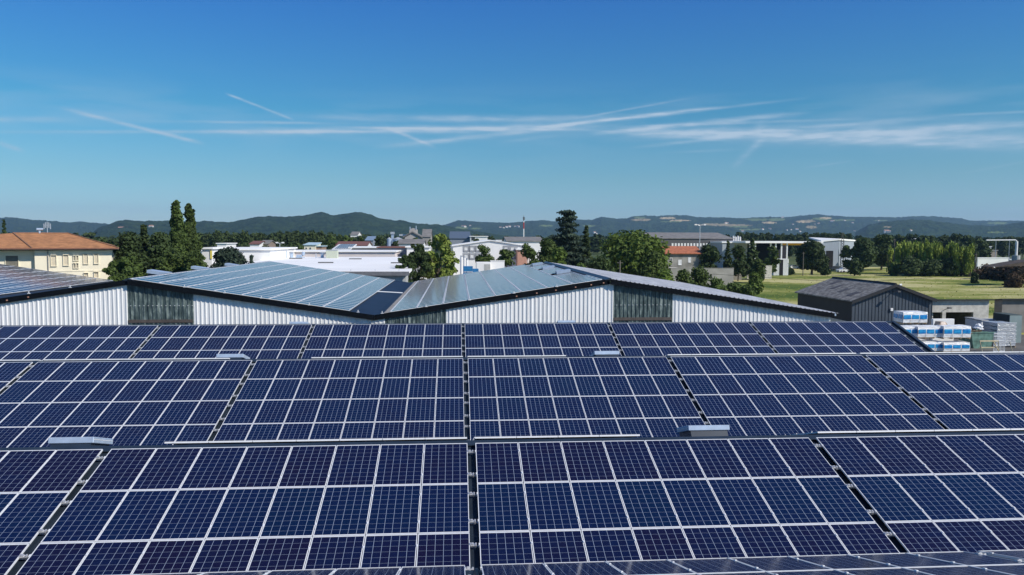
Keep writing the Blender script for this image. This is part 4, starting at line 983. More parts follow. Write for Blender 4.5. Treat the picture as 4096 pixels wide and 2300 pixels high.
# rooftop equipment standing on the back of the roof
def roofz(y): return rz0 + (y - 97 + .6) * RS
for i, px in enumerate((1166, 1289)):
    p = at(px, 1030, 138); r = thing('roof_fan', 'grey mushroom roof fan, %s' % ('left of the bent duct' if i == 0 else 'beside the pale green screen'), 'roof fan', (p.x, 138, roofz(138)), group='roof fans on the white factory')
    q = MB(); q.tube([(0, 0, -.02), (0, 0, .9)], .30, .26, 12); q.build('duct', GALV, r); q = MB(); q.tube([(0, 0, .92), (0, 0, 1.0)], .5, .42, 12); q.tube([(-.4, 0, .5), (-.35, 0, .95)], .03); q.tube([(.4, 0, .5), (.35, 0, .95)], .03); q.build('cap', ALU, r)
p = at(1186, 1030, 137); r = thing('ventilation_duct', 'bent grey ventilation duct on the white factory roof', 'duct', (p.x, 137, roofz(137)))
q = MB(); q.tube([(0, 0, .3), (.9, 0, .3), (1.15, 0, .5), (1.25, 0, 1.05)], .28, n=10); q.box(-.1, 1.4, -.3, .3, 0, .12); q.build('pipe', GALV, r, smooth=False)
p = at(1304, 1031, 136); p2 = at(1348, 1002, 136); r = thing('roof_screen', 'pale green screen box on the white factory roof', 'screen', (p.x, 136, roofz(136)))
q = MB(); q.box(0, p2.x - p.x, 0, 1.6, 0, p2.z - roofz(136)); q.build('cladding', M('pale_green_panels', (.50, .53, .42), .7, 0, .08, 2, stretch=(6, 1, 1)), r)
q = MB(); q.box(-.05, p2.x - p.x + .05, -.05, 1.65, p2.z - roofz(136) + .003, p2.z - roofz(136) + .08); q.build('coping', ALU, r)
for i, (px, y0) in enumerate(((1146, 1005), (1264, 1017))):
    p = at(px, y0, 136); r = thing('vent_pipe', ['tall thin vent pipe at the left on the white roof', 'short thin vent pipe between the two roof fans'][i], 'pipe', (p.x, 136, roofz(136)))
    q = MB(); q.tube([(0, 0, -.02), (0, 0, p.z - roofz(136))], .07); q.build('pipe', GALV, r); q = MB(); q.tube([(0, 0, p.z - roofz(136)), (0, 0, p.z - roofz(136) + .1)], .12); q.build('cap', ALU, r)
PINK = M('pinkish_white_wall', (.68, .61, .58), .8, 0, .04, .4)
block('factory', 'long pinkish-white parapet building behind the white roof', 'factory', 1082, 1580, 1003, 147, 12, PINK, WHR)
block('factory', 'white box hall at the left behind the blue-green conifer', 'factory', 830, 1080, 994, 128, 20, WHT, WHR)
r, w, h = block('factory', 'grey-blue metal-clad block in the middle of the factories', 'factory', 1512, 1626, 987, 160, 14, GREYW, REDR)
block('factory', 'white cube right of the grey-blue metal block', 'factory', 1627, 1715, 985, 152, 12, WHT, WHR)
r, w, h = block('workshop', 'low hall with a slanted row of skylights', 'workshop', 1333, 1398, 1000, 168, 10, WHT, M('skylight_roof_white', (.66, .66, .65), .6), 'mono', rise=1.0)
q = MB()
for i in range(9): q.box(.3 + i * w / 9.2, .3 + i * w / 9.2 + w / 15, .4, 9.4, 0, .06)
o = q.build('skylights', GLASS, r, (0, 0, h + .23)); o.rotation_euler = (math.atan(.1), 0, 0)
block('workshop', 'grey parapet block right of the skylights', 'workshop', 1398, 1512, 988, 170, 16, M('grey_dull_wall', (.24, .24, .21), .9), WHR)
r, w, h = block('house', 'small cream house with pale blue roof and brown gable', 'house', 1216, 1262, 981, 232, 9, CREAM, M('pale_blue_roof', (.42, .55, .62), .7), 'mono', rise=.6)
window(r, 1222, 1228, 990, 996, 232, frame=WHT); window(r, 1238, 1245, 990, 996, 232, frame=WHT)
block('house', 'reddish brick annex joined to the cream house', 'house', 1263, 1287, 983, 233, 8, M('brick_annex', (.30, .20, .15), .9), M('pale_blue_roof', (.42, .55, .62)), 'flat')
block('workshop', 'low workshop with a dark red roof', 'workshop', 1345, 1468, 983, 250, 14, WHT, REDR, 'gable_side', rise=1.2)
block('workshop', 'small workshop with brown roof at the left of the trees', 'workshop', 1040, 1072, 976, 240, 10, M('brown_wall', (.25, .19, .15), .9), GREYR, 'gable_side', rise=1)
block('workshop', 'low hall with a long grey roof before the silo', 'workshop', 1595, 1692, 976, 205, 14, WHT, GREYR, 'gable_side', rise=1.1)
block('workshop', 'tiny white hall left of the silo trees', 'workshop', 1402, 1430, 940, 480, 20, WHT, GREYR, 'gable_side', rise=2)
block('workshop', 'blue-grey hall behind the gap in the tree belt', 'workshop', 1462, 1492, 962, 300, 20, GREYW, M('blue_roof', (.20, .27, .36), .6), 'gable_side', rise=1.5)
# white halls on the left seen between the trees
for i, (a_, b_, c_, D, h_) in enumerate([(850, 1020, 996, 150, WHT), (985, 1085, 1010, 135, WHT), (795, 850, 1000, 170, WHT)]):
    block('factory', ['white hall strip showing over the blue-green conifer', 'slanted white hall at the left end of the bright roof', 'white hall glimpsed right of the poplars'][i], 'factory', a_, b_, c_, D, 12, h_, WHR)
block('workshop', 'white low hall between the belt trees and poplars', 'workshop', 868, 905, 972, 230, 10, WHT, WHR)
block('workshop', 'white low hall with a reddish gable in the belt', 'workshop', 1000, 1036, 977, 235, 10, WHT, REDR, 'gable_side', rise=.8)
r, w, h = block('shop', 'white shop box with a yellow sign behind the conifer', 'shop', 808, 846, 990, 122, 8, WHT, WHR)
q = MB(); q.box(at(826, 0, 122).x - r.location.x, w - .2, -.12, -.004, h - 1.5, h - .2); q.build('sign', M('yellow_sign', (.75, .62, .12), .6), r)

# --- silo house with conveyors
D = 330; a = at(1619, 947, D); b = at(1681, 947, D); r = thing('silo_house', 'grey concrete silo house with a tall square tower', 'silo', (a.x, D, 0)); w = b.x - a.x; h = a.z; ap = at(1650, 931, D).z
q = MB(); q.box(0, w, 0, 18, 0, h); q.prism([(0, 0, h + .003), (w, 0, h + .003), (w * .5, 0, ap)], (0, 18, 0)); q.build('wall', M('silo_concrete', (.40, .37, .35), .9, 0, .08, .2), r)
q = MB(); q.prism([(-.8, -.6, h - .4), (w * .5, -.6, ap + .1), (w * .5, -.6, ap + .6), (-.8, -.6, h + .1)], (0, 19, 0)); q.prism([(w * .5, -.6, ap + .1), (w + .8, -.6, h - .4), (w + .8, -.6, h + .1), (w * .5, -.6, ap + .6)], (0, 19, 0)); q.build('roof', GREYR, r)
t0 = at(1637, 935, D + 6).x - a.x; t1 = at(1667, 935, D + 6).x - a.x; tz = at(1650, 918, D + 6).z; ta = at(1650, 912, D + 6).z
q = MB(); q.box(t0, t1, 6, 13, h, tz); q.prism([(t0, 6, tz + .003), (t1, 6, tz + .003), ((t0 + t1) / 2, 6, ta)], (0, 7, 0)); q.build('tower', MATS['silo_concrete'], r)
q = MB(); q.tube([(t0 + .3, 6, tz), (t0 + .3, 6, tz + 1.2)], .2); q.tube([(t1 - .3, 6, tz), (t1 - .3, 6, tz + 1.6)], .2); q.build('vent_pipes', GALV, r)
bz = at(1600, 939, D).z; q = MB(); q.box(at(1591, 939, D).x - a.x, t0, 8, 9.5, bz - .5, bz + .3); q.box(t1, at(1712, 944, D).x - a.x, 8, 9.5, bz - 1.1, bz - .5); q.tube([(at(1592, 939, D).x - a.x, 8.7, bz), (at(1592, 939, D).x - a.x, 8.7, .1)], .25); q.build('conveyor', ALU, r)
for i, (x0, x1, yt, ya) in enumerate([(1548, 1566, 956, 945), (1570, 1612, 957, 944)]):
    a = at((x0 + x1) / 2, yt, 318); rad = (x1 - x0) / 2 * 318 / F_PX; ap = at(0, ya, 318).z
    r = thing('grain_silo', ['narrow round metal silo left of the silo house', 'wide round metal silo beside the silo house'][i], 'silo', (a.x, 318, 0), group='round metal silos')
    q = MB(); q.tube([(0, 0, 0), (0, 0, a.z)], rad, n=20); q.build('drum', GALV, r); q = MB(); q.tube([(0, 0, a.z + .003), (0, 0, ap)], rad * 1.03, .2, 20); q.build('roof', ALU, r)
p = at(1570, 937, 322); r = thing('elevator_tower', 'thin steel elevator tower between the round silos', 'tower', (p.x, 322, 0))
q = MB(); q.box(-.5, .5, -.5, .5, 0, p.z); q.build('shaft', GALV, r); q = MB(); q.box(-.8, .8, -.8, .8, p.z + .003, p.z + 1); q.build('head', ALU, r)
block('silo_shed', 'dark slanted roof shed right of the silo house', 'shed', 1690, 1722, 948, 300, 18, CONCR, GREYR, 'gable_side', rise=3)
# --- white cube on grey plinth
block('factory', 'long blue-grey hall left of the white cube', 'factory', 1800, 1881, 955, 275, 20, GREYW, M('slate_roof', (.10, .13, .17), .6), 'mono', rise=2.6)
block('factory', 'bright white cube building on the skyline', 'factory', 1881, 1950, 944, 262, 16, WHT, WHR)
window(r := bpy.data.objects['factory.%03d' % (len([o for o in bpy.data.objects if o.name.startswith('factory')]) - 1)], 1885, 1900, 948, 962, 262, frame=WHT)
# --- white two-storey building with windows
r, w, h = block('factory', 'white two-storey building with a low gable and two window rows', 'factory', 1812, 2118, 985, 162, 22, WHT, WHR, 'gable_front', rise=1.15, px_apex=1962)
for row in ((989, 1001), (1019, 1031)):
    for x in (1858, 1882, 1907, 2018, 2044, 2070, 2094): window(r, x, x + 13, row[0], row[1], 162, frame=M('grey_window_band', (.30, .31, .33), .6), pane=SHW, fr=.35)
block('factory', 'white flat building right of the two-storey one', 'factory', 1987, 2026, 960, 215, 14, WHT, WHR)
block('factory', 'grey-roofed white hall at the foot of the striped mast', 'factory', 2028, 2170, 966, 190, 16, WHT, GREYR, 'gable_side', rise=1.0)
block('house', 'salmon rendered annex left of the cedar', 'house', 2070, 2108, 995, 158, 8, M('salmon_wall', (.52, .28, .20), .85), WHR)
block('yard_wall', 'long white yard wall behind the right hall ridge', 'wall', 1962, 2018, 1042, 118, .5, WHT, WHT, rt_=.1, oh=.05)
# trailer, crates, tanks
def lorry_box(label, px0, px1, pyt, pyb, D, dep):
    a = at(px0, pyb, D); b = at(px1, pyt, D); r = thing('box_trailer', label, 'trailer', (a.x, D, 0)); w = b.x - a.x
    q = MB(); q.box(0, w, 0, dep, 1.1, b.z); bevel(q.build('body', WHT, r), .05)
    q = MB(); q.box(.1, w - .1, .2, dep - .2, .85, 1.095); q.build('chassis', BLACK, r)
    for x in (w * .2, w * .8):
        for y in (.1, dep - .4): q = MB(); q.tube([(x, y, .5), (x, y + .3, .5)], .5, n=14); q.build('wheel', BLACK, r)
    q = MB(); q.box(w * .55, w * .98, -.03, -.003, 1.4, b.z - .3); q.build('side_panel', M('grey_trailer_panel', (.42, .42, .40), .7), r)
lorry_box('white box trailer parked beyond the hall, among low shrubs', 1905, 1962, 1049, 1075, 116, 2.5)
BLUE = M('blue_plastic_crate', (.03, .20, .42), .5, 0, .15, 3)
for i, (px0, px1, py0, D) in enumerate([(1853, 1891, 1062, 99), (1892, 1914, 1072, 100)]):
    a = at(px0, py0, D); b = at(px1, py0, D); w = b.x - a.x
    r = thing('crate_stack', ['tall stack of blue plastic crates behind the hall roof', 'lower stack of blue crates right of the tall one'][i], 'crates', (a.x, D, 0), group='blue crate stacks')
    n = int(a.z / .8)
    for k in range(n):
        z = a.z - (k + 1) * .8; q = MB(); q.box(0, w, 0, .04, z, z + .68); q.box(0, w, 1.16, 1.2, z, z + .68); q.box(0, .04, .04, 1.16, z, z + .68); q.box(w - .04, w, .04, 1.16, z, z + .68); q.box(.04, w - .04, .04, 1.16, z, z + .08)
        for g_ in range(3): q.box(-.02, w + .02, -.03, -.002, z + .05 + g_ * .25, z + .12 + g_ * .25)
        q.build('crate', BLUE, r)
for i, (px, py, w) in enumerate([(1846, 1028, 11), (1858, 1031, 11), (1868, 1040, 10)]):
    a = at(px, py, 126); rad = w * 126 / F_PX / 2 * 1.1; r = thing('white_tank', 'slim white storage tank, %s of three beside the centre tree' % ('left', 'middle', 'right')[i], 'tank', (a.x, 126, 0), group='white tanks beside the centre tree')
    q = MB(); q.tube([(0, 0, 0), (0, 0, a.z - .3), (0, 0, a.z)], rad, rad * .8, n=18); q.build('body', WHT, r, smooth=False); q = MB(); q.tube([(0, 0, a.z), (0, 0, a.z + .25)], .18); q.build('lid', ALU, r)

# --- masts and lamps
p = at(2095, 861, 262); b0 = at(2095, 960, 262); r = thing('radio_mast', 'slender red and white radio mast with dark antennas on top', 'mast', (p.x, 262, 0))
RED = M('mast_red', (.45, .05, .04), .6); segs = [(0, 903, WHT, 'white_section'), (903, 889, RED, 'red_section')]
z0 = 0
for (py, mt, nm_) in [(915, WHT, 'white_section'), (890, RED, 'red_section'), (884, WHT, 'white_section')]:
    z1 = at(2095, py, 262).z; q = MB(); q.tube([(0, 0, z0), (0, 0, z1)], .17, n=10); q.build(nm_, mt, r); z0 = z1 + .003
q = MB(); q.tube([(0, 0, z0), (0, 0, p.z - 1.2)], .12); 
for k in range(3): a_ = k * 2.09; q.box(math.cos(a_) * .3 - .1, math.cos(a_) * .3 + .1, math.sin(a_) * .3 - .1, math.sin(a_) * .3 + .1, z0 + .4, p.z - .6)
q.tube([(0, 0, p.z - 1.2), (0, 0, p.z)], .06); q.build('antenna', M('dark_antenna', (.05, .05, .055), .6), r)
def lamp(label, px, pyt, D, arm, two=False, ground=0):
    p = at(px, pyt, D); r = thing('street_lamp', label, 'street lamp', (p.x, D, 0)); s = D / 100
    q = MB(); q.tube([(0, 0, 0), (0, 0, p.z)], .10 * max(1, s * .8), .06 * max(1, s * .8)); q.build('pole', ALU, r)
    for sg in ((1, -1) if two else (1,)):
        q = MB(); q.tube([(0, 0, p.z - .1), (sg * arm * .5, 0, p.z + .05), (sg * arm, 0, p.z + .08)], .05 * s, n=6); q.build('arm', ALU, r)
        q = MB(); q.box(sg * arm - .05 if sg > 0 else -arm - .45, sg * arm + .55 if sg > 0 else -arm + .1, -.16, .16, p.z, p.z + .16 * s); q.build('lamp_head', WHT, r)
lamp('single-armed street lamp in front of the dark trees, left', 610, 943, 118, .35)
lamp('tall two-armed street lamp rising over the long grey factory', 2800, 901, 182, .9, True)
lamp('short street lamp beside the factory roofs, left of centre', 1119, 973, 190, .5, True)

# --- long grey-roofed factory, orange house, hangar and canopy
r, w, h = block('factory', 'long factory with a wide grey-brown roof right of the big tree', 'factory', 2610, 2932, 955, 262, 34, M('dark_grey_wall', (.09, .09, .095), .8), GREYR, 'gable_side', rise=2.1)
for i in range(14):
    a = at(2690 + i * 12.5, 977, 261).x - r.location.x; zt = at(0, 966, 262).z
    q = MB(); q.box(a, a + .62, -.02, .0, zt - 1.1, zt); q.prism([(a + .1, -.021, zt - 1.1), (a + .52, -.021, zt - 1.1), (a + .30, -.021, zt)], (0, -.03, 0)); q.build('window', WHT, r)
for i in range(4):
    p = at(2933 + i * 9, 945 + (i % 2) * 3, 280); r = thing('roof_tank', 'small white tank at the right end of the long grey factory', 'tank', (p.x, 280, 0), group='row of small white tanks')
    q = MB(); q.tube([(0, 0, 0), (0, 0, p.z)], .38, n=12); q.build('body', WHT, r); q = MB(); q.tube([(0, 0, p.z), (0, 0, p.z + .25)], .2); q.build('cap', ALU, r)
D = 165; a = at(2660, 1013, D); b = at(2806, 1013, D)
r = thing('house', 'grey house with an orange tiled roof and white shutters', 'house', (a.x, D, 0)); w = b.x - a.x; zE = a.z; zR = at(2720, 984, D + 5).z
q = MB(); q.box(.3, w - .3, 0, 10, 0, zE - .05); q.prism([(.303, 0, zE - .047), (.303, 10, zE - .047), (.303, 5, zR - .25)], (w - .61, 0, 0)); q.build('wall', M('shabby_grey_render', (.25, .24, .21), .95, 0, .3, .5), r)
q = MB()
q.prism([(-.3, -.5, zE - .15), (-.3, 5, zR - .18), (-.3, 5, zR), (-.3, -.5, zE + .03)], (w + .6, 0, 0)); q.prism([(-.3, 5, zR - .18), (-.3, 10.5, zE - .15), (-.3, 10.5, zE + .03), (-.3, 5, zR)], (w + .6, 0, 0)); q.build('roof', ORANGE, r)
for (x0, x1, y0, y1) in [(1582, 1618, 636, 682), (1676, 1704, 655, 702), (1776, 1798, 632, 676)]:
    c0_, c1_ = 2048 + x0 / 2.5156, 2048 + x1 / 2.5156; open_ = x0 == 1582
    f = window(r, c0_ + (4 if open_ else 0), c1_ - (4 if open_ else 0), 780 + y0 / 2.5156, 780 + y1 / 2.5156, D, pane=BLACK if open_ else SHW, frame=WHT, fr=.08)
q = MB(); gx = at(2700, 1069, D).x - a.x; gz = at(0, 1069, D).z; q.box(.3, gx, -6, -.01, gz - 1.4, gz); q.build('terrace', CONC, r)
b1 = at(2885, 966, 250); b2 = at(3075, 966, 250)
block('hangar', 'grey metal hangar with a white flat roof', 'hangar', 2890, 2990, 966, 250, 30, M('bluish_metal_wall', (.34, .38, .43), .5, 0, .06, .6), WHR, rt_=.5)
# open canopy building
D = 240; a = at(2990, 966, D); b = at(3288, 966, D); w = b.x - a.x; zt = a.z
r = thing('open_canopy', 'open-sided canopy hall with white roof edge and yellow crane beam', 'canopy', (a.x, D, 0))
q = MB(); q.box(-1, w, -1, 28, zt - .5, zt + .1); q.build('roof', WHR, r)
q = MB(); q.box(0, w, 27, 27.5, 0, zt - .5); q.build('back_wall', M('canopy_shade_wall', (.030, .032, .045), .9), r)  # near-black colour stands in for the shade inside the canopy
for px in (2999, 3021, 3083, 3103, 3126, 3148):
    x = at(px, 966, D).x - a.x; q = MB(); q.box(x - .2, x + .2, -.3, .1, 0, zt - .503); q.build('column', ALU_EDGE, r)
c_ = at(3127, 974, D + 2).x - a.x; c2_ = at(3220, 974, D + 2).x - a.x; zc = at(3170, 974, D + 2).z
q = MB(); q.box(c_, c2_, 1.6, 2.2, zc - .55, zc + .5); q.build('crane_beam', M('crane_yellow', (.75, .42, .03), .5), r)
# grey hangar with white roof wedge
a = at(3287, 962, D); b = at(3425, 962, D + 20)
r = thing('hangar', 'large grey metal hangar with a white roof and dark doorway', 'hangar', (a.x, D, 0)); w = at(3355, 962, D).x - a.x
z1 = at(3355, 957, D).z; z0_ = at(3287, 964, D).z; zf = at(3425, 962, D + 34).z; xf = at(3425, 962, D + 34).x - a.x
mw = M('ribbed_grey_wall', (.32, .36, .41), .5, 0, .05, 1.0, stretch=(5, 5, .2))
q = MB(); q.prism([(0, 0, 0), (w, 0, 0), (w, 0, z1 - .3), (0, 0, z0_ - .3)], (0, .3, 0)); q.prism([(w, .31, 0), (xf, 34, 0), (xf, 34, zf - .3), (w, .31, z1 - .3)], (-.3, 0, 0)); q.build('wall', mw, r)
bx_ = at(3235, 951, D + 34).x - a.x; zb_ = at(3235, 951, D + 34).z
q = MB(); q.prism([(-.3, -.3, z0_ - .3), (w + .2, -.3, z1 - .3), (xf + .2, 34, zf - .3), (bx_, 34, zb_ - .3)], (0, 0, .5)); q.build('roof', WHR, r)
dz0 = at(0, 997, D).z; x0_ = at(3305, 1000, D).x - a.x; x1_ = at(3333, 1000, D).x - a.x
q = MB(); q.box(x0_, x1_, -.06, -.01, .1, dz0); q.build('doorway', BLACK, r)
q = MB()
for k in range(14): z_0 = 1 + k * .8; q.tube([(w + 1.4, 1.2, z_0), (w + 2.4, 1.2, z_0 + .8)], .07, n=4); q.tube([(w + 2.4, 1.2, z_0), (w + 1.4, 1.2, z_0 + .8)], .07, n=4)
q.tube([(w + 1.4, 1.2, 0), (w + 1.4, 1.2, z1 - .2)], .1, n=5); q.tube([(w + 2.4, 1.2, 0), (w + 2.4, 1.2, z1 - .2)], .1, n=5); q.build('lattice_post', M('dark_steel', (.05, .05, .06), .6), r)

# --- vehicles (far away): body, cabin windows, wheels
CARP = {c: M('car_paint_' + c, v, .3, .0, .02, 1) for c, v in dict(white=(.7, .7, .7), silver=(.45, .47, .5), dark=(.05, .06, .08), red=(.4, .04, .03), blue=(.06, .12, .30)).items()}
def car_meshes():
    pr = [(-2.1, .35), (-2.1, .85), (-1.9, .95), (-1.2, 1.02), (-.75, 1.42), (.85, 1.46), (1.55, 1.0), (2.05, .92), (2.12, .6), (2.1, .35)]
    q = MB(); q.prism([(x, -.85, z) for x, z in pr], (0, 1.7, 0)); g_ = MB(); g_.prism([(-1.05, -.87, 1.03), (-.70, -.87, 1.36), (.78, -.87, 1.39), (1.35, -.87, 1.02)], (0, 1.74, 0))
    w_ = MB(); [w_.tube([(x, y, .32), (x, y + .2, .32)], .32, n=14) for x in () for y in ()]
    w_.tube([(0, 0, 0), (0, .2, 0)], .32, n=14)
    return q, g_.mesh('windows', [GLASS]), w_.mesh('wheel', [BLACK])
cq, cg, cw_ = car_meshes(); CBODY = {c: cq.mesh('car_body', [m_]) for c, m_ in CARP.items()}
def car(label, px, D, colr, rz=0.0, z=0.0, name='parked_car', group='parked cars beyond the field'):
    p = at(px, 1000, D); r = thing(name, label, 'car', (p.x, D, z), (0, 0, rz), group)
    link('body', CBODY[colr], r); link('windows', cg, r)
    for x in (-1.35, 1.35):
        for y in (-.9, .7): link('wheel', cw_, r, (x, y, .32))
for px, D, c, lb_, rz in [(3940, 330, 'white', 'white parked car at the left of the distant car park', .2), (3952, 360, 'dark', 'dark parked car behind the brown block', .1), (3998, 350, 'silver', 'silver parked car right of the brown block', .3), (4012, 340, 'blue', 'blue parked car in the distant car park', 0),
                          (4026, 352, 'white', 'white parked car near the thin pole in the car park', .4), (4040, 345, 'silver', 'silver parked car nearest the white vertical pipe', .2), (3969, 300, 'red', 'red parked car before the brown block', 1.0)]: car(lb_, px, D, c, rz)
car('white car under the canopy with the yellow beam', 3172, 246, 'white', .2); car('dark car parked at the foot of the hangar ladder', 3350, 236, 'dark')
for i, px in enumerate((3378, 3388)): car(['white van-like car left in the gap beside the dark tree', 'white van-like car right in the gap beside the dark tree'][i], px, 222, 'white', .1)
# white container and concrete wall at the meadow's far edge
def container(name, label, px0, px1, pyt, D, dep, mt, open_=False, h=2.6, rz=0):
    a = at(px0, pyt, D); b = at(px1, pyt, D); w = b.x - a.x; z0 = 0
    r = thing(name, label, 'container', (a.x, D, 0), (0, 0, rz)); z1 = a.z
    q = MB(); q.box(0, w, .06, dep, 0, z1)
    n = max(6, int(w / .28))
    for k in range(n): q.box(k * w / n, k * w / n + w / n * .5, 0, .057, .12, z1 - .12)
    q.build('body', mt, r); q = MB(); q.box(-.02, w + .02, -.02, dep + .02, z1 - .11, z1 + .03); q.box(-.02, w + .02, -.02, dep + .02, .0, .11); q.build('frame', mt, r)
    if open_: q = MB(); q.box(w * .38, w * .62, -.03, -.021, .2, z1 - .2); q.build('doorway', BLACK, r)
    return r, w, z1
container('container', 'white container with a dark opening at the far meadow edge', 3096, 3155, 1036, 198, 2.5, WHT, True)
block('yard_wall', 'long low pale concrete wall along the far meadow edge', 'wall', 2990, 3088, 1062, 182, .3, CONC, CONC, rt_=.1, oh=.05)
block('yard_wall', 'stained grey wall in front of the orange-roofed house', 'wall', 2640, 2935, 1072, 158, .3, CONCR, CONCR, rt_=.1, oh=.05)
block('shed', 'small grey wooden shed by the concrete wall', 'shed', 2925, 2968, 1058, 176, 3, M('grey_planks', (.22, .20, .17), .9), GREYR)
# right-hand industry
block('silo_shed', 'brown block building in the distant car park', 'building', 3962, 3989, 1000, 318, 12, M('brownish_render', (.27, .23, .19), .9), CONCR)
block('yard_wall', 'long white fence-like storage row at the right', 'wall', 3911, 4034, 1030, 232, 1.2, WHT, WHR, rt_=.2, oh=.1)
block('workshop', 'small white hall at the right behind trees', 'workshop', 3935, 3965, 985, 380, 12, WHT, WHR)
block('workshop', 'white hall roof peeking over the bamboo', 'workshop', 3650, 3722, 960, 420, 20, WHT, WHR, 'gable_side', rise=1.5)
block('house', 'small white house at the right of the bamboo tops', 'house', 3796, 3808, 958, 480, 10, WHT, WHR)
D = 300; p = at(4067, 965, D); r = thing('pipe_tower', 'white vertical pipe tower joined to a long horizontal pipe', 'pipe tower', (p.x, D, 0)); zb_ = at(0, 1016, D).z
q = MB(); q.tube([(0, 0, 0), (0, 0, zb_)], 1.5, n=16); q.build('base', M('tank_grey', (.40, .40, .39), .6), r); q = MB(); q.tube([(0, 0, zb_), (0, 0, p.z)], .5, n=12); q.build('riser', WHT, r)
x_ = at(3945, 962, D).x - p.x; q = MB(); q.tube([(0, 0, p.z), (-.6, 0, p.z + .5), (x_, 0, at(3945, 961, D).z)], .24, n=10); q.build('horizontal_pipe', WHT, r)
for px in (3984, 4038): q = MB(); x = at(px, 962, D).x - p.x; q.tube([(x, 0, 0), (x, 0, at(px, 963, D).z)], .10, n=6); q.build('support', ALU, r)
# utility poles and a wire over the field
poles = []
for i, (px, pyt, D, lb_) in enumerate([(3579, 955, 206, 'thin pale pole in front of the bamboo'), (3214, 1008, 196, 'thin dark pole in front of the domed tree'), (3905, 1014, 188, 'dark utility pole standing in the meadow at right'), (3894, 962, 300, 'thin pole behind the bamboo, right'), (2480, 1042, 104, 'wooden pole in front of the big bright tree')]):
    p = at(px, pyt, D); r = thing('utility_pole', lb_, 'pole', (p.x, D, 0)); q = MB(); q.tube([(0, 0, 0), (0, 0, p.z)], .13, .09); q.build('pole', M('pole_wood', (.14, .12, .10), .9), r)
    q = MB(); q.box(-.4, .4, -.05, .05, p.z - .35, p.z - .27); q.build('crossbar', MATS['pole_wood'], r); poles.append(p)
w0 = at(2850, 1096, 108); w1 = at(3250, 1122, 100); w2 = at(3730, 1110, 120)
q = MB(); q.tube([w0 + (w1 - w0) * t for t in (0, .5, 1)], .022, n=4); q.tube([w1 + (w2 - w1) * t + Vector((0, 0, -.3 * math.sin(t * 3.14))) for t in (0, .25, .5, .75, 1)], .022, n=4)
tag(q.build('overhead_wire', BLACK), 'thin dark overhead wire crossing in front of the meadow', 'wire')
# dark slanting shelter at the right edge
p = at(3985, 1064, 155); r = thing('shelter', 'dark slanting shelter roof on a diagonal brace at the right edge', 'shelter', (p.x, 155, 0)); p2 = at(4150, 1040, 155); w = p2.x - p.x
q = MB(); q.prism([(0, 0, p.z - .2), (w, 0, p.z + .1), (w, 0, p2.z), (w * .5, 0, at(0, 1050, 155).z)], (0, 5, 0)); q.build('roof', M('rusty_dark_roof', (.06, .045, .035), .9, 0, .4, .8), r)
q = MB(); q.tube([(w * .45, .3, p.z), (w * 1.02, .3, p.z - 2.6)], .09); q.tube([(w * 1.02, .3, 0), (w * 1.02, .3, p.z)], .1); q.build('brace', BLACK, r)

# ================================================================== yard at the right
D = 75.0; a = at(3409, 1203, D); b = at(3729, 1196, D); apx = at(3576, 1141, D); w = b.x - a.x; h = a.z; ra = apx.z; ax_ = apx.x - a.x
r = thing('barn', 'dark grey metal shed with a mottled fibre-cement gable roof', 'barn', (a.x, D, 0)); dep = 12.5
DG = M('dark_slate_cladding', (.060, .075, .095), .5, 0, .10, .8); DGS = M('shaded_brown_side_wall', (.030, .028, .028), .8, 0, .12, .6)  # shade on the side wall is put into its dark brown colour
zr = b.z
q = MB(); q.prism([(0, 0, 0), (w, 0, 0), (w, 0, zr - .15), (ax_, 0, ra - .15), (0, 0, h - .15)], (0, .08, 0)); q.build('gable_wall', DG, r)
q = MB()
n = 24
for k in range(n + 1):
    x = k * w / n; zt = (h + (ra - h) * x / ax_) if x < ax_ else (ra + (zr - ra) * (x - ax_) / (w - ax_)); q.box(x - .018, x + .018, -.035, -.002, .1, zt - .25)
q.build('standing_seams', M('dark_seam_metal', (.022, .030, .042), .5), r)  # seams coloured darker than the cladding between them
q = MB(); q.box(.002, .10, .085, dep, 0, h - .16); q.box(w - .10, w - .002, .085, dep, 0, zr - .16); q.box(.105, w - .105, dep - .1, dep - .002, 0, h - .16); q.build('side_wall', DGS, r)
q = MB(); q.box(-.03, .0, .05, dep, .02, 1.55); q.build('plinth', CONC, r)
FC = M('mottled_fibre_cement', (.12, .115, .11), .95, 0, .3, 2.2, col2=(.26, .25, .23), detail=8, lo=.42, hi=.62, bump=.02, bscale=30)
q = MB()
q.prism([(-.25, -.35, h - .1), (ax_, -.35, ra), (ax_, -.35, ra + .12), (-.25, -.35, h + .02)], (0, dep + .7, 0)); q.prism([(ax_, -.35, ra), (w + .25, -.35, zr - .1), (w + .25, -.35, zr + .02), (ax_, -.35, ra + .12)], (0, dep + .7, 0)); q.build('roof', FC, r)
q = MB(); q.prism([(-.25, -.40, h - .32), (ax_, -.40, ra - .16), (ax_, -.40, ra + .16), (-.25, -.40, h + .03)], (0, -.05, 0)); q.prism([(ax_, -.40, ra - .16), (w + .25, -.40, zr - .32), (w + .25, -.40, zr + .03), (ax_, -.40, ra + .16)], (0, -.05, 0)); q.build('bargeboard', M('near_black_trim', (.012, .013, .016), .6), r)
q = MB(); q.tube([(ax_, -.35, ra + .16), (ax_, dep + .3, ra + .16)], .11, n=6); q.build('ridge_cap', MATS['near_black_trim'], r)
q = MB(); sx = math.atan2(ra - h, ax_ + .25); 
for (u, yv, l) in ((.42, 7.2, .8), (.30, 4.6, .8), (.2, 1.6, 1.0), (.65, 9.5, .8)):
    x = -.25 + (ax_ + .25) * u; z = h + .03 + (ra + .10 - h) * u; q.prism([(x, yv, z), (x + 1.1, yv, z + 1.1 * math.tan(sx)), (x + 1.1, yv + l, z + 1.1 * math.tan(sx)), (x, yv + l, z)], (0, 0, .02))
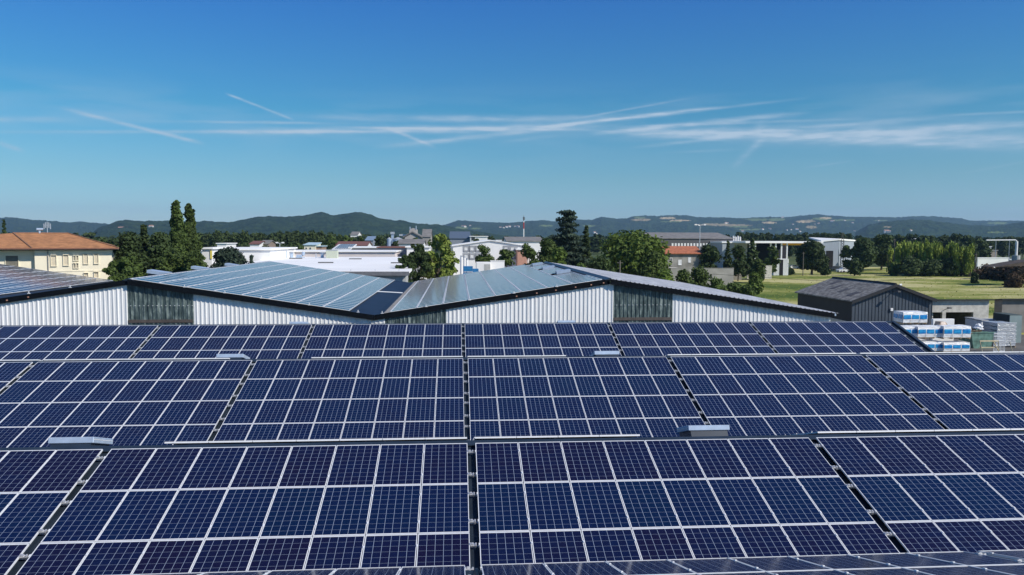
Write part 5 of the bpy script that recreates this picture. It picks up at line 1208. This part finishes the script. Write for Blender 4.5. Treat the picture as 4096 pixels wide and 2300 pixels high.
q.build('roof_light', M('grey_roof_light', (.075, .07, .07), .7), r)
q = MB(); l0 = at(3572, 1166, D); q.tube([(l0.x - a.x, -.05, l0.z), (l0.x - a.x, -.9, l0.z + .1)], .035); q.box(l0.x - a.x - .14, l0.x - a.x + .14, -1.15, -.85, l0.z, l0.z + .14); q.build('wall_lamp', M('dark_lamp_housing', (.10, .10, .10), .6), r)
q = MB(); l0 = at(3564, 1238, D); q.box(l0.x - a.x - .13, l0.x - a.x + .13, -.18, -.04, l0.z - .15, l0.z + .15); bevel(q.build('meter_box', WHT, r), .02)
q = MB(); l0 = at(3608, 1143, D); q.tube([(l0.x - a.x, .3, l0.z), (l0.x - a.x, .3, l0.z - .5)], .04); q.tube([(l0.x - a.x - .1, .3, l0.z + .05), (l0.x - a.x + .14, .3, l0.z + .1)], .1, n=10); q.build('floodlight', WHT, r)

# concrete garage with two openings
D = 77.0; a = at(3731, 1196, D); b = at(3957, 1196, D); w = b.x - a.x; h = a.z
r = thing('garage', 'low grey concrete garage with a flat dark roof and wide opening', 'garage', (a.x, D, 0))
o1 = at(3784, 1249, D).x - a.x; o0 = at(3770, 1249, D).x - a.x; o2 = at(3894, 1249, D).x - a.x; oz = at(3800, 1249, D).z
q = MB(); q.box(0, w, 0, .3, oz, h - .15); q.box(o0, o1, 0, .3, 0, oz - .001); q.box(o2, w, 0, .3, 0, oz - .001); [q.prism([(x_, .301, 0), (x_, 7, 0), (x_, 7, h - 1.0), (x_, .301, h - .21)], (.298, 0, 0)) for x_ in (.001, w - .3)]; q.box(.301, w - .301, 6.8, 7, 0, h - 1.0); q.build('wall', CONC, r)
q = MB(); q.prism([(-.1, -.4, h - .12), (-.1, 7.3, h - 1.0), (-.1, 7.3, h - .88), (-.1, -.4, h)], (w + .45, 0, 0)); q.build('roof', MATS['near_black_trim'], r)
q = MB(); l0 = at(3780, 1234, D); q.tube([(l0.x - a.x - .1, -.02, l0.z - .15), (l0.x - a.x - .1, -.7, l0.z + .1)], .03); q.box(l0.x - a.x - .22, l0.x - a.x + .1, -.95, -.65, l0.z + .05, l0.z + .2); q.build('wall_lamp', MATS['dark_lamp_housing'], r)
D = 77.5; a = at(4010, 1194, D); h = a.z
r = thing('garage', 'darker concrete garage cut off by the right edge', 'garage', (a.x, D, 0))
q = MB(); q.prism([(0, 0, 0), (0, 1.2, 0), (0, 1.2, h - .30), (0, 0, h - .15)], (9, 0, 0)); q.build('wall', M('darker_concrete', (.20, .19, .175), .95, 0, .15, 1), r)  # wall in a darker concrete tone than the other garage
q = MB(); q.prism([(-.35, -.4, h - .10), (-.35, 1.4, h - .32), (-.35, 1.4, h - .2), (-.35, -.4, h + .02)], (9.6, 0, 0)); q.build('roof', MATS['near_black_trim'], r)
# grey-green containers
GGN = M('grey_green_steel', (.20, .26, .26), .6, 0, .1, 1); DGN = M('shaded_green_steel', (.02, .035, .035), .6, 0, .1, 1)  # side steel is the door's green darkened for the shaded left side
D = 70.0; a = at(4040, 1262, D)
r = thing('container', 'grey-green steel container at the right edge, dark along its left side', 'container', (a.x, D, 0)); h = a.z
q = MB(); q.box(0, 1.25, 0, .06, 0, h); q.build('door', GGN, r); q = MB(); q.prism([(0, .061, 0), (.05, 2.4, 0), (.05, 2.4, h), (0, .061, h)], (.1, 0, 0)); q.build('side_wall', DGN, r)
q = MB(); q.prism([(0, 0, h + .003), (1.25, 0, h + .003), (1.3, 2.4, h + .003), (.05, 2.4, h + .003)], (0, 0, .05)); q.build('roof', M('dull_green_lid', (.06, .08, .07), .7), r)
# white lidded units and wrapped stacks
WRAP = M('white_stretch_wrap', (.80, .80, .80), .28, 0, .06, 4, bump=.05, bscale=5, stretch=(.5, .5, 3.2), spec=.6)
BLW = M('blue_label_film', (.004, .15, .46), .25, 0, .3, 3, col2=(.02, .32, .60), bump=.015, bscale=8, spec=.6)
WOOD = M('raw_pallet_wood', (.40, .30, .18), .85, 0, .2, 3)
def pallet_pack(label, px0, px1, pyt, D, z0, h=None, dep=1.1, name='wrapped_pallet', joints=3, rz=0.0, band=True):
    a = at(px0, pyt, D); b = at(px1, pyt, D); w = b.x - a.x; zt = a.z; h = zt - z0
    r = thing(name, label, 'wrapped pallet', (a.x, D, z0), (0, 0, rz), 'blue and white wrapped pallets')
    q = MB()
    for k in range(4): q.box(0 + k * (w - .1) / 3, .1 + k * (w - .1) / 3, .04, dep, 0, .10)
    q.box(0, w, 0, dep, .101, .13); q.build('pallet', WOOD, r)
    # softly bulging load: subdivided box with sagging wrap
    q = MB(); nx_, nz_ = 14, 8; rr = random.Random(int(px0)); zb = .135; H = h - zb
    def pt(u, v, s):   # s: 0 front 1 right 2 back 3 left
        bul = .035 * math.sin(math.pi * v) + .018 * noise.noise(Vector((u * 4 + s * 7, v * 9, px0)))
        x, y = {0: (u * w, -bul), 1: (w + bul, u * dep), 2: ((1 - u) * w, dep + bul), 3: (-bul, (1 - u) * dep)}[s]
        z = zb + v * H + (.04 * noise.noise(Vector((u * 3, s * 5., px0))) if v > .95 else 0)
        return (x, y, z)
    for s in range(4):
        for i in range(nx_):
            for j in range(nz_): q.quad(pt(i / nx_, j / nz_, s), pt((i + 1) / nx_, j / nz_, s), pt((i + 1) / nx_, (j + 1) / nz_, s), pt(i / nx_, (j + 1) / nz_, s))
    for i in range(8):
        for j in range(8):
            def tp(u, v): return (u * w, v * dep, zb + H + .05 * math.sin(math.pi * u) * math.sin(math.pi * v) + .025 * noise.noise(Vector((u * 5, v * 5, px0))) * (0 < u < 1 and 0 < v < 1))
            q.quad(tp(i / 8, j / 8), tp((i + 1) / 8, j / 8), tp((i + 1) / 8, (j + 1) / 8), tp(i / 8, (j + 1) / 8))
    q.build('load', WRAP, r, smooth=False)
    if name == 'wrapped_pallet':
        q = MB(); [q.box(u * w - .012, u * w + .012, -.075, -.062, zb + .02, zb + H * .33) for u in (.3, .68)]; q.build('strap', M('dark_strap', (.12, .12, .13), .5), r)
    if band:
        q = MB(); n = joints; zb0, zb1 = zb + H * .35, zb + H * .74
        for k in range(n):
            u0, u1 = k / n + .02, (k + 1) / n - .02; st = 6
            for i in range(st):
                for j in range(3):
                    P = []
                    for (uu, vv) in ((i, j), (i + 1, j), (i + 1, j + 1), (i, j + 1)):
                        u = u0 + (u1 - u0) * uu / st; v = (zb0 + (zb1 - zb0) * vv / 3 - zb) / H; x, y, z = pt(u, v, 0); P.append((x, y - .022, z))
                    q.quad(*P)
            for i in range(2):
                pass
        for (s0, s1) in ((.03, .47), (.53, .97)):
            for i in range(4):
                P = []
                for (uu, vv) in ((i, 0), (i + 1, 0), (i + 1, 1), (i, 1)):
                    u = s0 + (s1 - s0) * uu / 4; v = (zb0 + (zb1 - zb0) * vv - zb) / H; x, y, z = pt(u, v, 3); P.append((x - .022, y, z))
                q.quad(*P)
        q.build('label_band', BLW, r)
    return r
s4 = 4.718
pallet_pack('wrapped pallet on top, against the dark shed wall', 3550 + 300 / s4, 3550 + 757 / s4, 1180 + 325 / s4, 66.8, 2.26, dep=1.5)
pallet_pack('wrapped pallet under the topmost one', 3550 + 300 / s4, 3550 + 757 / s4, 1307, 66.8, 1.17, dep=1.5)
pallet_pack('lowest wrapped pallet of the rear stack', 3550 + 300 / s4, 3550 + 757 / s4, 1362, 66.8, .01, dep=1.5)
pallet_pack('upper wrapped pallet mostly hidden by the roof edge, left of the front row', 3550 + 215 / s4, 3550 + 570 / s4, 1180 + 600 / s4, 64.6, 1.22)
pallet_pack('lower wrapped pallet mostly hidden by the roof edge, left of the front row', 3550 + 215 / s4, 3550 + 570 / s4, 1180 + 880 / s4, 64.6, .01)
pallet_pack('upper wrapped pallet in the middle of the front row', 3550 + 577 / s4, 3550 + 1050 / s4, 1180 + 598 / s4, 64.3, 1.24)
pallet_pack('lower wrapped pallet in the middle of the front row', 3550 + 600 / s4, 3550 + 1045 / s4, 1180 + 885 / s4, 64.3, .01)
pallet_pack('upper wrapped pallet at the right end of the front row', 3550 + 1062 / s4, 3550 + 1578 / s4, 1180 + 590 / s4, 64.0, 1.24)
pallet_pack('lower wrapped pallet at the right end of the front row', 3550 + 1062 / s4, 3550 + 1555 / s4, 1180 + 900 / s4, 64.0, .01)
# white panel with a cardboard box on the rear pallets
a = at(3733, 1276, 70); b = at(3818, 1276, 70); r = thing('white_panel_stack', 'upright white boards behind the front pallets', 'boards', (a.x, 70, 0))
q = MB(); q.box(0, b.x - a.x, 0, .35, 0, a.z); bevel(q.build('boards', WHT, r), .02); q = MB(); q.box(.02, b.x - a.x - .02, .36, .5, 0, a.z * .9); q.build('backing', WOOD, r)
a = at(3757, 1301, 65); r = thing('cardboard_box', 'torn cardboard box lying on the middle front pallet', 'box', (a.x, 65, a.z - .05), (0, 0, .2))
CARD = M('cardboard', (.36, .27, .20), .9, 0, .15, 2); q = MB(); q.prism([(0, 0, 0), (1.0, 0, .0), (.7, 0, .34), (.15, 0, .36)], (0, .6, 0)); q.build('carton', CARD, r)
q = MB(); q.prism([(.16, -.02, .1), (.7, -.02, .1), (.66, .0, .36), (.2, .0, .36)], (0, -.015, 0)); q.build('flap', M('pale_card', (.62, .52, .44), .8), r)
# lidded white containers at the back
for i, (x0, x1, yt, D) in enumerate([(3898, 3925, 1274, 73), (3926, 4014, 1280, 72)]):
    a = at(x0, yt, D); b = at(x1, yt, D); w = b.x - a.x; h = a.z
    r = thing('white_cabinet', ['narrow white cabinet with dark gaps behind the plastic heap', 'wide white cabinet with a grey door behind the metal racks'][i], 'cabinet', (a.x, D, 0))
    q = MB(); q.box(0, w, 0, 1.4, 0, h - .1); bevel(q.build('body', WHT, r), .03); q = MB(); q.box(-.05, w + .1, -.08, 1.5, h - .097, h); q.build('lid', M('grey_lid', (.35, .36, .37), .6), r)
    q = MB(); q.box(w * .08, w * (.16 if i else .5), -.03, -.002, .3, h - .25); q.build('door', M('grey_door', (.18, .19, .20), .6), r)
# strapped grey stack
D = 67.0; a = at(3990, 1291, D); b = at(4066, 1291, D); w = b.x - a.x; h = a.z
r = thing('strapped_stack', 'tall stack of grey sheets wrapped in shiny film at the right', 'stack', (a.x, D, 0)); SH = M('shiny_film', (.45, .46, .48), .22, .2, .2, 3, bump=.05, bscale=5, stretch=(1, 1, 4))
for k in range(6):
    z = .12 + k * (h - .12) / 6; q = MB(); q.box(0, w, 0, 2.0, z, z + (h - .12) / 6 - .05); bevel(q.build('bundle', SH, r), .03)
    q = MB(); q.box(-.03, w + .03, -.03, -.003, z + (h - .12) / 6 - .05, z + (h - .12) / 6 - .005); q.build('strap', ALU_EDGE, r)
q = MB(); q.box(-.03, .06, -.02, 2, 0, .118); q.box(w - .06, w + .03, -.02, 2, 0, .118); q.build('skid', WOOD, r)
# small metal cage left of it
a = at(3961, 1294, 68); b = at(3988, 1294, 68); w = b.x - a.x; r = thing('wire_cage', 'small grey cage box left of the shiny stack', 'cage', (a.x, 68, 0)); q = MB(); q.box(0, w, 0, 1, a.z - .9, a.z); q.build('box', M('cage_grey', (.28, .30, .31), .6), r)
q = MB(); [q.box(x, x + .03, -.03, -.002, a.z - .9, a.z) for x in (0, w / 3, 2 * w / 3, w - .03)]; [q.box(0, w, -.05, -.031, z, z + .03) for z in (a.z - .9, a.z - .6, a.z - .3, a.z - .03)]; q.tube([(.1, .1, 0), (.1, .1, a.z - .9)], .05); q.tube([(w - .1, .1, 0), (w - .1, .1, a.z - .9)], .05); q.build('bars', ALU, r)
# upright white railing rack
D = 64.0; a = at(3977, 1330, D); b = at(4021, 1330, D); w = b.x - a.x; h = a.z
r = thing('railing_rack', 'upright white metal railing leaning by the green skip', 'rack', (a.x, D, 0))
q = MB()
for k in range(9): q.tube([(k * w / 8, 0, 0), (k * w / 8, 0, h)], .022, n=5)
q.build('bars', ALU_EDGE, r); q = MB(); [q.box(-.03, w + .03, -.03, .03, z, z + .05) for z in (.1, h * .35, h * .6, h * .8, h - .1)]; q.build('crossbars', ALU_EDGE, r)
# green skip with rubbish
D = 66.5; a = at(3884, 1345, D); b = at(3978, 1345, D); w = b.x - a.x; h = 1.45
SK = M('faded_green_paint', (.06, .12, .095), .8, 0, .35, 2.5, col2=(.14, .27, .22))
r = thing('skip', 'faded green skip with rust stains between pallets and railing', 'skip', (a.x, D, 0)); q = MB(); q.prism([(.3, 0, 0), (w - .3, 0, 0), (w, 0, h), (0, 0, h)], (0, 1.9, 0)); q.build('tub', SK, r)
q = MB(); q.box(-.05, w + .05, -.05, .02, h + .003, h + .08); q.box(-.05, w + .05, 1.85, 1.95, h + .003, h + .08); q.build('rim', SK, r)
rb = MB(); rr = random.Random(5)
for k in range(26):
    x, y, z, s_ = rr.uniform(.1, w * .6), rr.uniform(.1, 1.6), h + rr.uniform(-.05, .25), rr.uniform(.1, .35)
    rb.box(-s_, s_, -s_ * .5, s_ * .5, -.04, .06, 0, Matrix.Translation((x, y, z)) @ Matrix.Rotation(rr.uniform(0, 3), 4, 'Z') @ Matrix.Rotation(rr.uniform(-.6, .6), 4, 'X'))
o = rb.build('rubble', M('mixed_rubble', (.14, .11, .07), .95, 0, .5, 4)); o.location = (a.x, D, 0); tag(o, 'brown heap of scraps lying in the green skip', 'rubble')
# crumpled white plastic heap
a = at(3913, 1338, 67.5); q = MB(); u_, v_ = 16, 10
def pp(i, j):
    t = 2 * math.pi * i / u_; f_ = math.pi / 2 * j / v_; n_ = .75 + .5 * noise.noise(Vector((math.cos(t) * 1.7, math.sin(t) * 1.7, f_ * 2)))
    return (math.cos(t) * math.cos(f_) * .55 * n_, math.sin(t) * math.cos(f_) * .5 * n_, math.sin(f_) * .5 * n_)
for i in range(u_):
    for j in range(v_): q.quad(pp(i, j), pp(i + 1, j), pp(i + 1, j + 1), pp(i, j + 1))
o = q.build('plastic_heap', WRAP); o.location = (a.x, 67.5, h + .25); tag(o, 'crumpled white plastic sheet heaped on the green skip', 'plastic sheet')
# timber trestle
D = 62.5; a = at(3920, 1362, D); b = at(4040, 1362, D); w = b.x - a.x; h = a.z; TW = M('pale_timber', (.55, .47, .30), .8, 0, .15, 3)
r = thing('trestle', 'pale timber trestle standing before the green skip', 'trestle', (a.x, D, 0))
q = MB(); q.box(0, w * .62, 0, .08, h - .1, h); q.build('top_rail', TW, r); q = MB(); q.box(0, w * .62, .0, .06, h * .5, h * .5 + .08); q.build('lower_rail', TW, r)
for (x0, x1) in ((0, .25), (w * .62, w * .62), (w * .62 - .5, w * .62 + .2), (w, w * 1.1)):
    q = MB(); q.tube([(x0, .04, h if x0 < w else h * .9), (x1, -.1, 0)], .045, n=4); q.build('leg', TW, r)
q = MB(); q.box(-.2, w * .7, -.12, .2, 0.01, .08); q.build('foot_board', TW, r)
